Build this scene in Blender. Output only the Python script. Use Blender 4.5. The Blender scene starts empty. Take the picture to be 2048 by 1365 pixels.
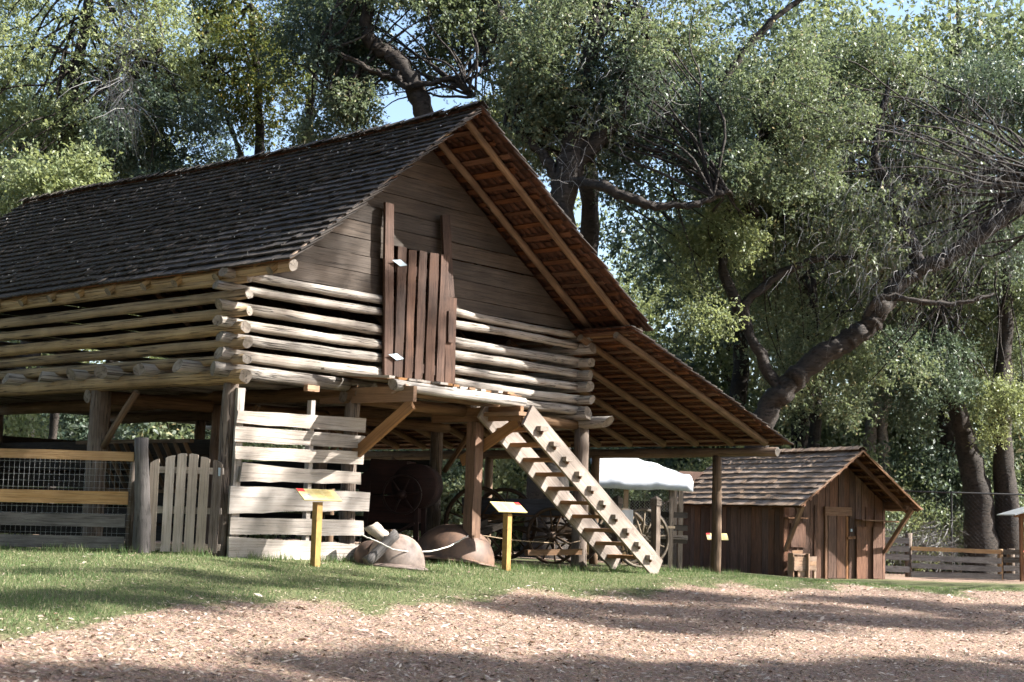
import bpy, math, random
import numpy as np
from mathutils import Matrix, Vector

rnd = random.Random(7)
rng = np.random.default_rng(11)
scene = bpy.context.scene
COL = scene.collection
R = math.radians

# ------------------------------------------------------------------ camera
cam_d = bpy.data.cameras.new('camera')
cam_d.sensor_width = 36.0
cam_d.lens = 52.46
cam_d.clip_start = 0.1
cam_d.clip_end = 2000
cam_d.dof.use_dof = True
cam_d.dof.focus_distance = 24.0
cam_d.dof.aperture_fstop = 3.6
cam = bpy.data.objects.new('camera', cam_d)
COL.objects.link(cam)
CAM = Vector((0, 0, 0.677))
pit, rol = R(6.671), R(1.6473)
F_ = Vector((0, math.cos(pit), math.sin(pit)))
U_ = Vector((0, -math.sin(pit), math.cos(pit)))
R_ = Vector((1, 0, 0))
R2 = R_ * math.cos(rol) + U_ * math.sin(rol)
U2 = U_ * math.cos(rol) - R_ * math.sin(rol)
m = Matrix((R2, U2, -F_)).transposed().to_4x4()
m.translation = CAM
cam.matrix_world = m
scene.camera = cam

# ------------------------------------------------------------------ world, sun, exposure
SUN = Vector((1.28, -0.052, 1.0)).normalized()
SUN_EL = math.asin(SUN.z)
world = bpy.data.worlds.new('World')
scene.world = world
world.use_nodes = True
wn = world.node_tree
sky = wn.nodes.new('ShaderNodeTexSky')
sky.sky_type = 'NISHITA'
sky.sun_disc = False
sky.sun_elevation = SUN_EL
sky.sun_rotation = R(90)
sky.air_density = 1.0
sky.dust_density = 1.6
wn.links.new(sky.outputs[0], wn.nodes['Background'].inputs[0])
wn.nodes['Background'].inputs[1].default_value = 0.078
sd = bpy.data.lights.new('sun', 'SUN')
sd.energy = 5.0
sd.angle = R(0.55)
sd.color = (1.0, 0.965, 0.91)
so = bpy.data.objects.new('sun', sd)
so.rotation_euler = SUN.to_track_quat('Z', 'Y').to_euler()
COL.objects.link(so)
scene.view_settings.view_transform = 'Standard'
scene.view_settings.look = 'None'
scene.view_settings.exposure = 2.1
scene.view_settings.gamma = 1
scene.view_settings.use_curve_mapping = False
scene.cycles.use_adaptive_sampling = True
scene.cycles.adaptive_threshold = 0.03
scene.cycles.max_bounces = 6
scene.cycles.diffuse_bounces = 3
scene.cycles.glossy_bounces = 2
scene.cycles.transmission_bounces = 4
scene.cycles.transparent_max_bounces = 6
scene.cycles.caustics_reflective = False
scene.cycles.caustics_refractive = False

# ------------------------------------------------------------------ materials
MATS = {}


def nodes(name):
    mt = bpy.data.materials.new(name)
    mt.use_nodes = True
    nt = mt.node_tree
    b = nt.nodes['Principled BSDF']
    MATS[name] = mt
    return mt, nt, b


def N(nt, t, **kw):
    n = nt.nodes.new(t)
    for k, v in kw.items():
        if k.startswith('i_'):
            n.inputs[k[2:].replace('_', ' ')].default_value = v
        else:
            setattr(n, k, v)
    return n


def ramp(nt, fac, stops):
    r = nt.nodes.new('ShaderNodeValToRGB')
    el = r.color_ramp.elements
    while len(el) < len(stops):
        el.new(0.5)
    for e, (p, c) in zip(el, stops):
        e.position = p
        e.color = (*c, 1) if len(c) == 3 else c
    nt.links.new(fac, r.inputs[0])
    return r


def mixc(nt, mode, fac, a, b):
    x = nt.nodes.new('ShaderNodeMix')
    x.data_type = 'RGBA'
    x.blend_type = mode
    for i, v in ((0, fac), (6, a), (7, b)):
        if hasattr(v, 'is_linked'):
            nt.links.new(v, x.inputs[i])
        else:
            x.inputs[i].default_value = v if i == 0 else (*v, 1)
    return x.outputs[2]


def math_n(nt, op, a, b=None):
    x = nt.nodes.new('ShaderNodeMath')
    x.operation = op
    for i, v in ((0, a), (1, b)):
        if v is None:
            continue
        if hasattr(v, 'is_linked'):
            nt.links.new(v, x.inputs[i])
        else:
            x.inputs[i].default_value = v
    return x.outputs[0]


def wood(name, light, dark, stain=None, grain=16.0, lenscale=1.3, crack=0.5, rough=0.8, bump=0.5, blotch=1.6, var=0.35):
    """weathered timber: grain runs along the piece's own X axis"""
    mt, nt, b = nodes(name)
    L = nt.links.new
    tc = N(nt, 'ShaderNodeTexCoord')
    oi = N(nt, 'ShaderNodeObjectInfo')
    ge = N(nt, 'ShaderNodeNewGeometry')
    rr = math_n(nt, 'FRACT', math_n(nt, 'ADD', math_n(nt, 'MULTIPLY', oi.outputs['Random'], 7.31), ge.outputs['Random Per Island']))
    off = N(nt, 'ShaderNodeVectorMath', operation='ADD')
    L(tc.outputs['Object'], off.inputs[0])
    cb = N(nt, 'ShaderNodeCombineXYZ')
    for i, k in enumerate((37.0, 23.0, 51.0)):
        L(math_n(nt, 'MULTIPLY', rr, k), cb.inputs[i])
    L(cb.outputs[0], off.inputs[1])
    mp = N(nt, 'ShaderNodeMapping')
    mp.inputs['Scale'].default_value = (lenscale, grain, grain)
    L(off.outputs[0], mp.inputs[0])
    n1 = N(nt, 'ShaderNodeTexNoise', i_Scale=2.2, i_Detail=7.0, i_Roughness=0.62, i_Distortion=0.5)
    L(mp.outputs[0], n1.inputs['Vector'])
    n2 = N(nt, 'ShaderNodeTexNoise', i_Scale=blotch, i_Detail=4.0, i_Roughness=0.6)
    L(off.outputs[0], n2.inputs['Vector'])
    c1 = ramp(nt, n1.outputs['Fac'], [(0.3, dark), (0.52, [(a + c) / 2 for a, c in zip(light, dark)]), (0.72, light)])
    st = stain or [0.45 * v for v in dark]
    f2 = ramp(nt, n2.outputs['Fac'], [(0.42, (0, 0, 0)), (0.68, (1, 1, 1))])
    c2 = mixc(nt, 'MIX', math_n(nt, 'MULTIPLY', f2.outputs[0], 0.62), c1.outputs[0], st)
    mp2 = N(nt, 'ShaderNodeMapping')
    mp2.inputs['Scale'].default_value = (0.22, grain * 1.1, grain * 1.1)
    L(off.outputs[0], mp2.inputs[0])
    n3 = N(nt, 'ShaderNodeTexNoise', i_Scale=1.4, i_Detail=3.0, i_Roughness=0.5)
    L(mp2.outputs[0], n3.inputs['Vector'])
    cr = ramp(nt, n3.outputs['Fac'], [(0.478, (1, 1, 1)), (0.496, (1 - crack,) * 3), (0.504, (1 - crack,) * 3), (0.522, (1, 1, 1))])
    c3 = mixc(nt, 'MULTIPLY', 1.0, c2, cr.outputs[0])
    hs = N(nt, 'ShaderNodeHueSaturation')
    L(c3, hs.inputs['Color'])
    L(math_n(nt, 'ADD', math_n(nt, 'MULTIPLY', rr, var), 1.0 - var / 2), hs.inputs['Value'])
    L(math_n(nt, 'ADD', math_n(nt, 'MULTIPLY', oi.outputs['Random'], 0.3), 0.85), hs.inputs['Saturation'])
    L(hs.outputs[0], b.inputs['Base Color'])
    b.inputs['Roughness'].default_value = rough
    b.inputs['Specular IOR Level'].default_value = 0.25
    bp = N(nt, 'ShaderNodeBump', i_Strength=bump, i_Distance=0.012)
    hh = math_n(nt, 'ADD', n1.outputs['Fac'], math_n(nt, 'MULTIPLY', cr.outputs[0], 1.2))
    L(hh, bp.inputs['Height'])
    L(bp.outputs[0], b.inputs['Normal'])
    return mt


def plain(name, col, rough=0.6, metal=0.0, var=0.25, scale=6.0, col2=None, bump=0.15, spec=0.4):
    mt, nt, b = nodes(name)
    L = nt.links.new
    tc = N(nt, 'ShaderNodeTexCoord')
    n1 = N(nt, 'ShaderNodeTexNoise', i_Scale=scale, i_Detail=6.0, i_Roughness=0.65)
    L(tc.outputs['Object'], n1.inputs['Vector'])
    c2 = col2 or [v * (1 - var) for v in col]
    c = ramp(nt, n1.outputs['Fac'], [(0.35, c2), (0.62, col)])
    L(c.outputs[0], b.inputs['Base Color'])
    b.inputs['Roughness'].default_value = rough
    b.inputs['Metallic'].default_value = metal
    b.inputs['Specular IOR Level'].default_value = spec
    bp = N(nt, 'ShaderNodeBump', i_Strength=bump, i_Distance=0.01)
    L(n1.outputs['Fac'], bp.inputs['Height'])
    L(bp.outputs[0], b.inputs['Normal'])
    return mt


wood('log', (0.43, 0.315, 0.185), (0.245, 0.172, 0.098), stain=(0.145, 0.098, 0.056), grain=14, lenscale=.42, crack=0.85, bump=.8)
wood('log_grey', (0.415, 0.38, 0.34), (0.24, 0.21, 0.178), stain=(0.165, 0.135, 0.11), grain=15, lenscale=.30, crack=0.85, bump=.8)
wood('log_end', (0.30, 0.26, 0.22), (0.14, 0.115, 0.09), grain=5, lenscale=5, crack=0.5, bump=0.8)
wood('siding', (0.108, 0.086, 0.069), (0.046, 0.036, 0.029), stain=(0.020, 0.0165, 0.014), grain=26, lenscale=.6, crack=0.55, blotch=0.7)
wood('door_wood', (0.118, 0.068, 0.048), (0.040, 0.023, 0.0165), stain=(0.020, 0.014, 0.012), grain=30, lenscale=.8, crack=0.6)
wood('lumber', (0.31, 0.18, 0.098), (0.20, 0.106, 0.052), stain=(0.145, 0.09, 0.056), grain=16, lenscale=.7, crack=0.3, blotch=1.2)
wood('stair_lumber', (0.335, 0.285, 0.245), (0.20, 0.158, 0.126), stain=(0.15, 0.125, 0.105), grain=16, lenscale=.6, crack=0.4, blotch=1.2)
wood('shingle_top', (0.070, 0.057, 0.048), (0.028, 0.023, 0.0195), stain=(0.011, 0.0097, 0.009), grain=18, crack=0.5, var=0.55)
wood('shingle_under', (0.130, 0.054, 0.028), (0.055, 0.022, 0.012), stain=(0.028, 0.011, 0.007), grain=22, crack=0.6, var=0.6)
wood('shingle_shed', (0.37, 0.27, 0.195), (0.20, 0.14, 0.10), stain=(0.12, 0.086, 0.064), grain=18, crack=0.45, var=0.5)
wood('lath', (0.185, 0.085, 0.044), (0.09, 0.038, 0.02), grain=18, crack=0.4)
wood('pole', (0.235, 0.152, 0.09), (0.11, 0.066, 0.039), stain=(0.07, 0.043, 0.026), grain=9, lenscale=.6, crack=0.55)
wood('post', (0.24, 0.195, 0.16), (0.11, 0.082, 0.064), stain=(0.07, 0.05, 0.038), grain=12, crack=0.75, bump=0.9)
wood('post_brown', (0.26, 0.15, 0.092), (0.13, 0.068, 0.04), stain=(0.09, 0.05, 0.03), grain=14, crack=0.55)
wood('plank_grey', (0.46, 0.415, 0.37), (0.33, 0.285, 0.245), stain=(0.22, 0.185, 0.155), grain=30, lenscale=.9, crack=0.5, blotch=1.5)
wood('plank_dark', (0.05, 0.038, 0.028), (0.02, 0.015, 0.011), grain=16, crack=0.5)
wood('fence_new', (0.42, 0.28, 0.155), (0.29, 0.175, 0.085), stain=(0.20, 0.12, 0.065), grain=14, crack=0.3)
wood('fence_old', (0.19, 0.175, 0.165), (0.082, 0.074, 0.07), stain=(0.05, 0.046, 0.045), grain=18, crack=0.6)
wood('picket', (0.44, 0.38, 0.325), (0.31, 0.255, 0.205), stain=(0.25, 0.21, 0.17), grain=30, lenscale=.8, crack=0.4)
wood('shed_board', (0.20, 0.105, 0.066), (0.088, 0.044, 0.029), stain=(0.058, 0.036, 0.028), grain=16, crack=0.5, blotch=1.1, var=0.5)
wood('shed_trim', (0.29, 0.16, 0.09), (0.16, 0.078, 0.042), grain=16, crack=0.4)
wood('box_wood', (0.46, 0.32, 0.23), (0.32, 0.20, 0.13), grain=16, crack=0.4)
wood('bark', (0.055, 0.043, 0.034), (0.018, 0.014, 0.0115), stain=(0.012, 0.010, 0.0085), grain=6, lenscale=1.8, crack=0.7, bump=1.4, blotch=1.0)
wood('bark_pale', (0.30, 0.255, 0.21), (0.13, 0.105, 0.085), grain=5, lenscale=1.4, crack=0.6, bump=1.0)
wood('wheel_wood', (0.15, 0.10, 0.065), (0.07, 0.045, 0.03), grain=12, crack=0.4)
wood('wheel_pale', (0.27, 0.225, 0.17), (0.16, 0.125, 0.09), grain=12, crack=0.4)
wood('wagon_blue', (0.10, 0.10, 0.115), (0.055, 0.055, 0.065), grain=12, crack=0.4)
wood('mill_red', (0.036, 0.015, 0.012), (0.018, 0.009, 0.008), grain=10, crack=0.3)
plain('rust_iron', (0.15, 0.088, 0.058), rough=0.6, scale=4.2, col2=(0.055, 0.036, 0.029), spec=0.4, bump=.3)
plain('rust_pale', (0.29, 0.225, 0.185), rough=0.55, scale=5.5, col2=(0.14, 0.10, 0.08), spec=0.4, bump=.3)
plain('dark_iron', (0.045, 0.035, 0.03), rough=0.5, metal=0.4)
plain('galvanised', (0.36, 0.44, 0.50), rough=0.45, metal=0.3, bump=0.05)
plain('wire', (0.35, 0.36, 0.36), rough=0.5, metal=0.7, bump=0.0)
plain('black_metal', (0.012, 0.012, 0.013), rough=0.5)
plain('sign_paint', (0.34, 0.195, 0.05), rough=0.6, var=0.35, scale=14)
plain('sign_face', (0.55, 0.45, 0.21), rough=0.32, var=0.06, scale=3, bump=0.0)
plain('sign_red', (0.55, 0.05, 0.05), rough=0.32, bump=0.0)
plain('sign_ink', (0.44, 0.31, 0.10), rough=0.4, bump=0.0)
plain('sign_photo', (0.42, 0.40, 0.36), rough=0.35, col2=(0.14, 0.14, 0.13), scale=40, bump=0.0)
plain('rope', (0.62, 0.58, 0.52), rough=0.9, scale=60)
plain('rope_brown', (0.30, 0.22, 0.14), rough=0.9, scale=60)
plain('tarp', (0.55, 0.57, 0.60), rough=0.5, scale=2.5, var=0.3, bump=0.5)
plain('white_board', (0.72, 0.72, 0.74), rough=0.5, var=0.08)
plain('tin_roof', (0.60, 0.63, 0.66), rough=0.35, metal=0.6, bump=0.05)


def leafmat(name, stops, trans, tf=0.33, rough=0.42):
    mt, nt, b = nodes(name)
    L = nt.links.new
    ge = N(nt, 'ShaderNodeNewGeometry')
    oi = N(nt, 'ShaderNodeObjectInfo')
    c = ramp(nt, ge.outputs['Random Per Island'], stops)
    hs = N(nt, 'ShaderNodeHueSaturation')
    L(c.outputs[0], hs.inputs['Color'])
    L(math_n(nt, 'ADD', math_n(nt, 'MULTIPLY', oi.outputs['Random'], 0.5), 0.78), hs.inputs['Value'])
    L(math_n(nt, 'ADD', math_n(nt, 'MULTIPLY', oi.outputs['Random'], -0.03), 0.515), hs.inputs['Hue'])
    L(hs.outputs[0], b.inputs['Base Color'])
    b.inputs['Roughness'].default_value = rough
    b.inputs['Specular IOR Level'].default_value = 0.22
    t = N(nt, 'ShaderNodeBsdfTranslucent')
    t.inputs['Color'].default_value = (*trans, 1)
    mx = N(nt, 'ShaderNodeMixShader')
    mx.inputs[0].default_value = tf
    out = nt.nodes['Material Output']
    L(b.outputs[0], mx.inputs[1])
    L(t.outputs[0], mx.inputs[2])
    L(mx.outputs[0], out.inputs['Surface'])
    return mt


leafmat('leaf_oak', [(0.0, (0.060, 0.084, 0.050)), (0.55, (0.115, 0.142, 0.088)), (0.9, (0.185, 0.21, 0.135)), (0.97, (0.26, 0.21, 0.11))], (0.22, 0.27, 0.12), 0.30, rough=.45)
leafmat('leaf_bright', [(0.0, (0.10, 0.13, 0.062)), (0.6, (0.18, 0.21, 0.105)), (1.0, (0.26, 0.275, 0.16))], (0.33, 0.37, 0.14), 0.35, rough=.45)
leafmat('leaf_autumn', [(0.0, (0.05, 0.075, 0.026)), (0.7, (0.09, 0.115, 0.04)), (0.88, (0.17, 0.15, 0.04)), (1.0, (0.28, 0.18, 0.04))], (0.20, 0.22, 0.05), 0.3)
leafmat('leaf_dark', [(0.0, (0.040, 0.064, 0.046)), (0.6, (0.074, 0.102, 0.074)), (1.0, (0.125, 0.15, 0.108))], (0.13, 0.175, 0.09), 0.26, rough=.42)
leafmat('twig_grey', [(0.0, (0.11, 0.105, 0.10)), (1.0, (0.30, 0.29, 0.28))], (0.1, 0.1, 0.1), 0.1, 0.8)
leafmat('grass_blade', [(0.0, (0.045, 0.09, 0.03)), (0.5, (0.08, 0.135, 0.046)), (0.74, (0.135, 0.175, 0.07)), (0.87, (0.28, 0.26, 0.15)), (1.0, (0.38, 0.34, 0.22))], (0.15, 0.22, 0.07), 0.3, 0.7)
leafmat('litter', [(0.0, (0.11, 0.074, 0.056)), (0.3, (0.28, 0.205, 0.153)), (0.65, (0.46, 0.365, 0.292)), (0.93, (0.60, 0.525, 0.45)), (1.0, (0.25, 0.10, 0.05))], (0.10, 0.06, 0.04), 0.08, 0.75)


def ground_mat():
    mt, nt, b = nodes('ground')
    L = nt.links.new
    tc = N(nt, 'ShaderNodeTexCoord')
    at = N(nt, 'ShaderNodeAttribute', attribute_name='grass')
    n1 = N(nt, 'ShaderNodeTexNoise', i_Scale=0.9, i_Detail=6.0, i_Roughness=0.65)
    n2 = N(nt, 'ShaderNodeTexNoise', i_Scale=26.0, i_Detail=6.0, i_Roughness=0.7)
    n3 = N(nt, 'ShaderNodeTexVoronoi', i_Scale=22.0)
    for n in (n1, n2, n3):
        L(tc.outputs['Object'], n.inputs['Vector'])
    g = ramp(nt, n2.outputs['Fac'], [(0.3, (0.055, 0.066, 0.030)), (0.55, (0.105, 0.112, 0.052)), (0.75, (0.23, 0.20, 0.12))])
    mm = ramp(nt, n2.outputs['Fac'], [(0.28, (0.12, 0.078, 0.058)), (0.5, (0.26, 0.18, 0.135)), (0.75, (0.40, 0.31, 0.245))])
    m2 = mixc(nt, 'MULTIPLY', 0.15, mm.outputs[0], n3.outputs['Color'])
    f = math_n(nt, 'ADD', at.outputs['Fac'], math_n(nt, 'MULTIPLY', math_n(nt, 'SUBTRACT', n1.outputs['Fac'], 0.5), 1.1))
    fr = ramp(nt, f, [(0.4, (0, 0, 0)), (0.6, (1, 1, 1))])
    c = mixc(nt, 'MIX', fr.outputs[0], m2, g.outputs[0])
    a2 = N(nt, 'ShaderNodeAttribute', attribute_name='loft_shade')
    sc_ = ramp(nt, n2.outputs['Fac'], [(0.3, (0.035, 0.026, 0.019)), (0.7, (0.085, 0.065, 0.048))])  # near-black ground tone that paints in shade below the loft
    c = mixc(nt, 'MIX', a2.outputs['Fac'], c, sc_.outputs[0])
    L(c, b.inputs['Base Color'])
    b.inputs['Roughness'].default_value = 0.95
    b.inputs['Specular IOR Level'].default_value = 0.1
    bp = N(nt, 'ShaderNodeBump', i_Strength=0.9, i_Distance=0.03)
    L(math_n(nt, 'ADD', n2.outputs['Fac'], n3.outputs['Distance']), bp.inputs['Height'])
    L(bp.outputs[0], b.inputs['Normal'])


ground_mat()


# ------------------------------------------------------------------ object helpers
def mesh_obj(name, me, parent=None, M=None):
    o = bpy.data.objects.new(name, me)
    COL.objects.link(o)
    if parent is not None:
        o.parent = parent
    if M is not None:
        o.matrix_basis = M
    return o


def thing(name, label, cat, loc=(0, 0, 0), rz=0.0, group=None):
    o = bpy.data.objects.new(name, None)
    o.empty_display_size = 0.3
    COL.objects.link(o)
    o.location = loc
    o.rotation_euler = (0, 0, rz)
    tag(o, label, cat, group)
    return o


def tag(o, label, cat, group=None):
    o['label'] = label
    o['category'] = cat
    if group:
        o['group'] = group
    return o


def sub(name, parent):
    o = bpy.data.objects.new(name, None)
    o.empty_display_size = 0.2
    COL.objects.link(o)
    o.parent = parent
    return o


def mk(name, verts, faces, mats, mi=None, smooth=False):
    me = bpy.data.meshes.new(name)
    me.from_pydata([tuple(v) for v in verts], [], faces)
    for mn in ([mats] if isinstance(mats, str) else mats):
        me.materials.append(MATS[mn])
    if mi is not None:
        me.polygons.foreach_set('material_index', mi)
    if smooth is True:
        me.polygons.foreach_set('use_smooth', [True] * len(faces))
    elif smooth:
        me.polygons.foreach_set('use_smooth', smooth)
    me.update()
    return me


def mk_np(name, V, tri_or_quads, mat, mi=None):
    """V (n,3); faces array (m,k) with k=3 or 4"""
    me = bpy.data.meshes.new(name)
    k = tri_or_quads.shape[1]
    nf = len(tri_or_quads)
    me.vertices.add(len(V))
    me.vertices.foreach_set('co', np.ascontiguousarray(V, np.float32).ravel())
    me.loops.add(nf * k)
    me.loops.foreach_set('vertex_index', np.ascontiguousarray(tri_or_quads, np.int32).ravel())
    me.polygons.add(nf)
    me.polygons.foreach_set('loop_start', np.arange(0, nf * k, k, dtype=np.int32))
    for mn in ([mat] if isinstance(mat, str) else mat):
        me.materials.append(MATS[mn])
    if mi is not None:
        me.polygons.foreach_set('material_index', np.asarray(mi, np.int32))
    me.update(calc_edges=True)
    return me


def frame(p0, p1, up=(0, 0, 1)):
    p0, p1, up = Vector(p0), Vector(p1), Vector(up)
    x = (p1 - p0).normalized()
    if abs(x.dot(up.normalized())) > 0.98:
        up = Vector((0, 1, 0))
    y = up.cross(x).normalized()
    z = x.cross(y)
    M = Matrix((x, y, z)).transposed().to_4x4()
    M.translation = p0
    return M


def log_mesh(L, r0, r1, mat='log', end='log_end', n=10, seg=7, bend=0.02, lump=0.09, seed=0, cut=0.0):
    q = random.Random(seed)
    ph, pb = q.random() * 6.28, q.random() * 6.28
    by, bz = math.cos(pb) * bend, math.sin(pb) * bend * 0.6
    V, Fc, mi, sm = [], [], [], []
    lum = [1 + q.uniform(-lump, lump) for _ in range(n)]
    for i in range(seg + 1):
        s = i / seg
        r = r0 + (r1 - r0) * s
        r *= 1 + q.uniform(-lump, lump) * 0.7
        oy = by * math.sin(math.pi * s) + q.uniform(-.004, .004)
        oz = bz * math.sin(math.pi * s) + q.uniform(-.004, .004)
        for k in range(n):
            a = 2 * math.pi * k / n + ph
            rr = r * lum[k] * (1 + q.uniform(-lump, lump) * 0.35)
            dx = 0.0
            if i == 0:
                dx = cut * r0 * math.sin(a + ph)
            if i == seg:
                dx = cut * r1 * math.sin(a + pb)
            V.append((L * s + dx, oy + rr * math.cos(a), oz + rr * math.sin(a)))
    for i in range(seg):
        for k in range(n):
            k2 = (k + 1) % n
            Fc.append((i * n + k, i * n + k2, (i + 1) * n + k2, (i + 1) * n + k))
            mi.append(0)
            sm.append(True)
    Fc.append(tuple(reversed(range(n))))
    Fc.append(tuple(seg * n + k for k in range(n)))
    mi += [1, 1]
    sm += [False, False]
    # face winding: outward
    Fc = [tuple(reversed(f)) if j < seg * n else f for j, f in enumerate(Fc)]
    Fc = [tuple(reversed(f)) if j < seg * n else f for j, f in enumerate(Fc)]
    return mk('log', V, Fc, [mat, end], mi, sm)


def log(name, p0, p1, r0, r1, parent, mat='log', **kw):
    p0, p1 = Vector(p0), Vector(p1)
    kw.setdefault('seed', rnd.randrange(10 ** 6))
    me = log_mesh((p1 - p0).length, r0, r1, mat, **kw)
    return mesh_obj(name, me, parent, frame(p0, p1))


def plank_mesh(L, W, T, mat, n=4, wob=0.006, seed=0, endj=0.008, warp=0.006):
    q = random.Random(seed)
    V, Fc = [], []
    for i in range(n + 1):
        s = i / n
        x = L * s
        a = W / 2 + q.uniform(-wob, wob)
        c = W / 2 + q.uniform(-wob, wob)
        zz = q.uniform(-warp, warp) if 0 < i < n else 0
        e = q.uniform(-endj, endj) if i in (0, n) else 0
        e2 = q.uniform(-endj, endj) if i in (0, n) else 0
        V += [(x + e, -a, -T / 2 + zz), (x + e2, c, -T / 2 + zz), (x + e2, c, T / 2 + zz), (x + e, -a, T / 2 + zz)]
    for i in range(n):
        o = i * 4
        for k in range(4):
            k2 = (k + 1) % 4
            Fc.append((o + k, o + 4 + k, o + 4 + k2, o + k2))
    Fc.append((0, 1, 2, 3))
    o = n * 4
    Fc.append((o + 3, o + 2, o + 1, o))
    Fc = [tuple(reversed(f)) for f in Fc]
    return mk('plank', V, Fc, mat)


def plank(name, p0, p1, W, T, parent, mat, up=(0, 0, 1), **kw):
    """axis p0->p1, thickness T along `up`, width W across"""
    p0, p1 = Vector(p0), Vector(p1)
    kw.setdefault('seed', rnd.randrange(10 ** 6))
    me = plank_mesh((p1 - p0).length, W, T, mat, **kw)
    return mesh_obj(name, me, parent, frame(p0, p1, up))


def prism(name, poly, axis_vec, parent, mat, M=None):
    """poly: list of 3D points (ccw), extruded by axis_vec"""
    a = Vector(axis_vec)
    n = len(poly)
    V = [Vector(p) for p in poly] + [Vector(p) + a for p in poly]
    Fc = [tuple(range(n)), tuple(reversed(range(n, 2 * n)))]
    for k in range(n):
        k2 = (k + 1) % n
        Fc.append((k, k + n, k2 + n, k2))
    nrm = (V[1] - V[0]).cross(V[2] - V[0])
    if nrm.dot(a) > 0:
        Fc = [tuple(reversed(f)) for f in Fc]
    return mesh_obj(name, mk(name, V, Fc, mat), parent, M)


def tubes_np(paths, n=7):
    """list of (pts, radii) -> V,F quads"""
    Vs, Fs, o = [], [], 0
    for pts, rad in paths:
        P = np.asarray(pts, float)
        k = len(P)
        T = np.gradient(P, axis=0)
        T /= np.linalg.norm(T, axis=1)[:, None] + 1e-9
        ref = np.array([0.31, 0.77, 0.55])
        A = np.cross(T, ref)
        A /= np.linalg.norm(A, axis=1)[:, None] + 1e-9
        Bn = np.cross(T, A)
        an = np.linspace(0, 2 * np.pi, n, endpoint=False)
        ring = A[:, None, :] * np.cos(an)[None, :, None] + Bn[:, None, :] * np.sin(an)[None, :, None]
        V = P[:, None, :] + ring * np.asarray(rad, float)[:, None, None]
        Vs.append(V.reshape(-1, 3))
        i, j = np.meshgrid(np.arange(k - 1), np.arange(n), indexing='ij')
        j2 = (j + 1) % n
        Fs.append(np.stack([i * n + j, i * n + j2, (i + 1) * n + j2, (i + 1) * n + j], -1).reshape(-1, 4) + o)
        o += k * n
    return np.concatenate(Vs), np.concatenate(Fs)


def smooth_path(pts, per=5, jit=0.0, seed=0):
    P = np.asarray(pts, float)
    q = np.random.default_rng(seed)
    P = np.vstack([2 * P[0] - P[1], P, 2 * P[-1] - P[-2]])
    out = []
    for i in range(1, len(P) - 2):
        for s in np.linspace(0, 1, per, endpoint=False):
            a, b_, c, d = P[i - 1], P[i], P[i + 1], P[i + 2]
            out.append(0.5 * ((2 * b_) + (c - a) * s + (2 * a - 5 * b_ + 4 * c - d) * s * s + (3 * b_ - a - 3 * c + d) * s ** 3))
    out.append(P[-2])
    out = np.array(out)
    if jit:
        out[1:-1] += q.normal(0, jit, out[1:-1].shape)
    return out


def shade_smooth(me):
    me.polygons.foreach_set('use_smooth', [True] * len(me.polygons))


# ------------------------------------------------------------------ ground
P0 = Vector((-3.943, 21.0, 0.0))
BA = R(90 - 41.006)
UX = Vector((0.65614, 0.75464, 0))
VX = Vector((-0.75464, 0.65614, 0))


def bw(w, t, z=0.0):
    return P0 + UX * w + VX * t + Vector((0, 0, z))


def gz(x, y):
    x = np.asarray(x, float)
    y = np.asarray(y, float)
    yc = np.clip(21 + 1.15 * (x + 3.94), 20.9, 27.0)
    sp = lambda v: np.log1p(np.exp(np.clip(v / 0.7, -30, 30))) * 0.7
    d = yc - y
    z = -0.04 * (np.clip(x, -4.5, 8) + 3.94) - 0.044 * np.minimum(sp(d), 40) - 0.02 * np.minimum(sp(-d), 30) + 0.03
    return z + 0.012 * np.sin(x * 1.7 + y * 0.6) * np.sin(y * 1.1 - x * 0.4)


# boundary between lawn (beyond) and leaf-litter (towards the camera), y as a function of x
BX = np.array([-30, -4.2, -3.5, -3.0, -2.0, -0.7, 0.6, 2.2, 5.0, 9.0, 30])
BY = np.array([12.6, 12.6, 13.1, 14.8, 16.4, 18.6, 20.8, 23.1, 25.7, 28.0, 30])


def grassiness(x, y):
    b = np.interp(x, BX, BY)
    b = b + .7 * np.sin(x * 2.1 + 1) + .45 * np.sin(x * 5.3) + .3 * np.sin(x * 9.7 + y * 3)
    f = np.clip((y - b) / 3.4 + 0.5, 0, 1)
    far = np.clip((y - 33) / 8, 0, 1)
    return f * (1 - 0.7 * far)


xs = np.concatenate([-np.geomspace(9, 900, 26)[::-1], np.linspace(-8.6, 12, 104), np.geomspace(12.5, 900, 26)])
ys = np.concatenate([np.linspace(-60, 6, 12), np.linspace(7, 34, 136), np.geomspace(34.6, 1500, 34)])
X, Y = np.meshgrid(xs, ys, indexing='ij')
Zg = gz(X, Y)
V = np.stack([X, Y, Zg], -1).reshape(-1, 3)
ny = len(ys)
i, j = np.meshgrid(np.arange(len(xs) - 1), np.arange(ny - 1), indexing='ij')
Fq = np.stack([i * ny + j, (i + 1) * ny + j, (i + 1) * ny + j + 1, i * ny + j + 1], -1).reshape(-1, 4)
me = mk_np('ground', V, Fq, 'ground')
at = me.attributes.new('grass', 'FLOAT', 'POINT')
at.data.foreach_set('value', grassiness(V[:, 0], V[:, 1]).astype(np.float32))
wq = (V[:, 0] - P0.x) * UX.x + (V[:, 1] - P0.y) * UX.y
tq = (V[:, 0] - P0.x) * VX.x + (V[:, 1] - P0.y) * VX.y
loft_shade = np.clip((wq + .1) * 2, 0, 1) * np.clip((12.6 - wq) * 2, 0, 1) * np.clip((tq - .05) * 2, 0, 1) * np.clip((11.5 - tq) * 2, 0, 1)  # barn footprint mask: ground darkened to deepen the shade under the loft
at = me.attributes.new('loft_shade', 'FLOAT', 'POINT')
at.data.foreach_set('value', loft_shade.astype(np.float32))
shade_smooth(me)
g_o = mesh_obj('ground', me)
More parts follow.
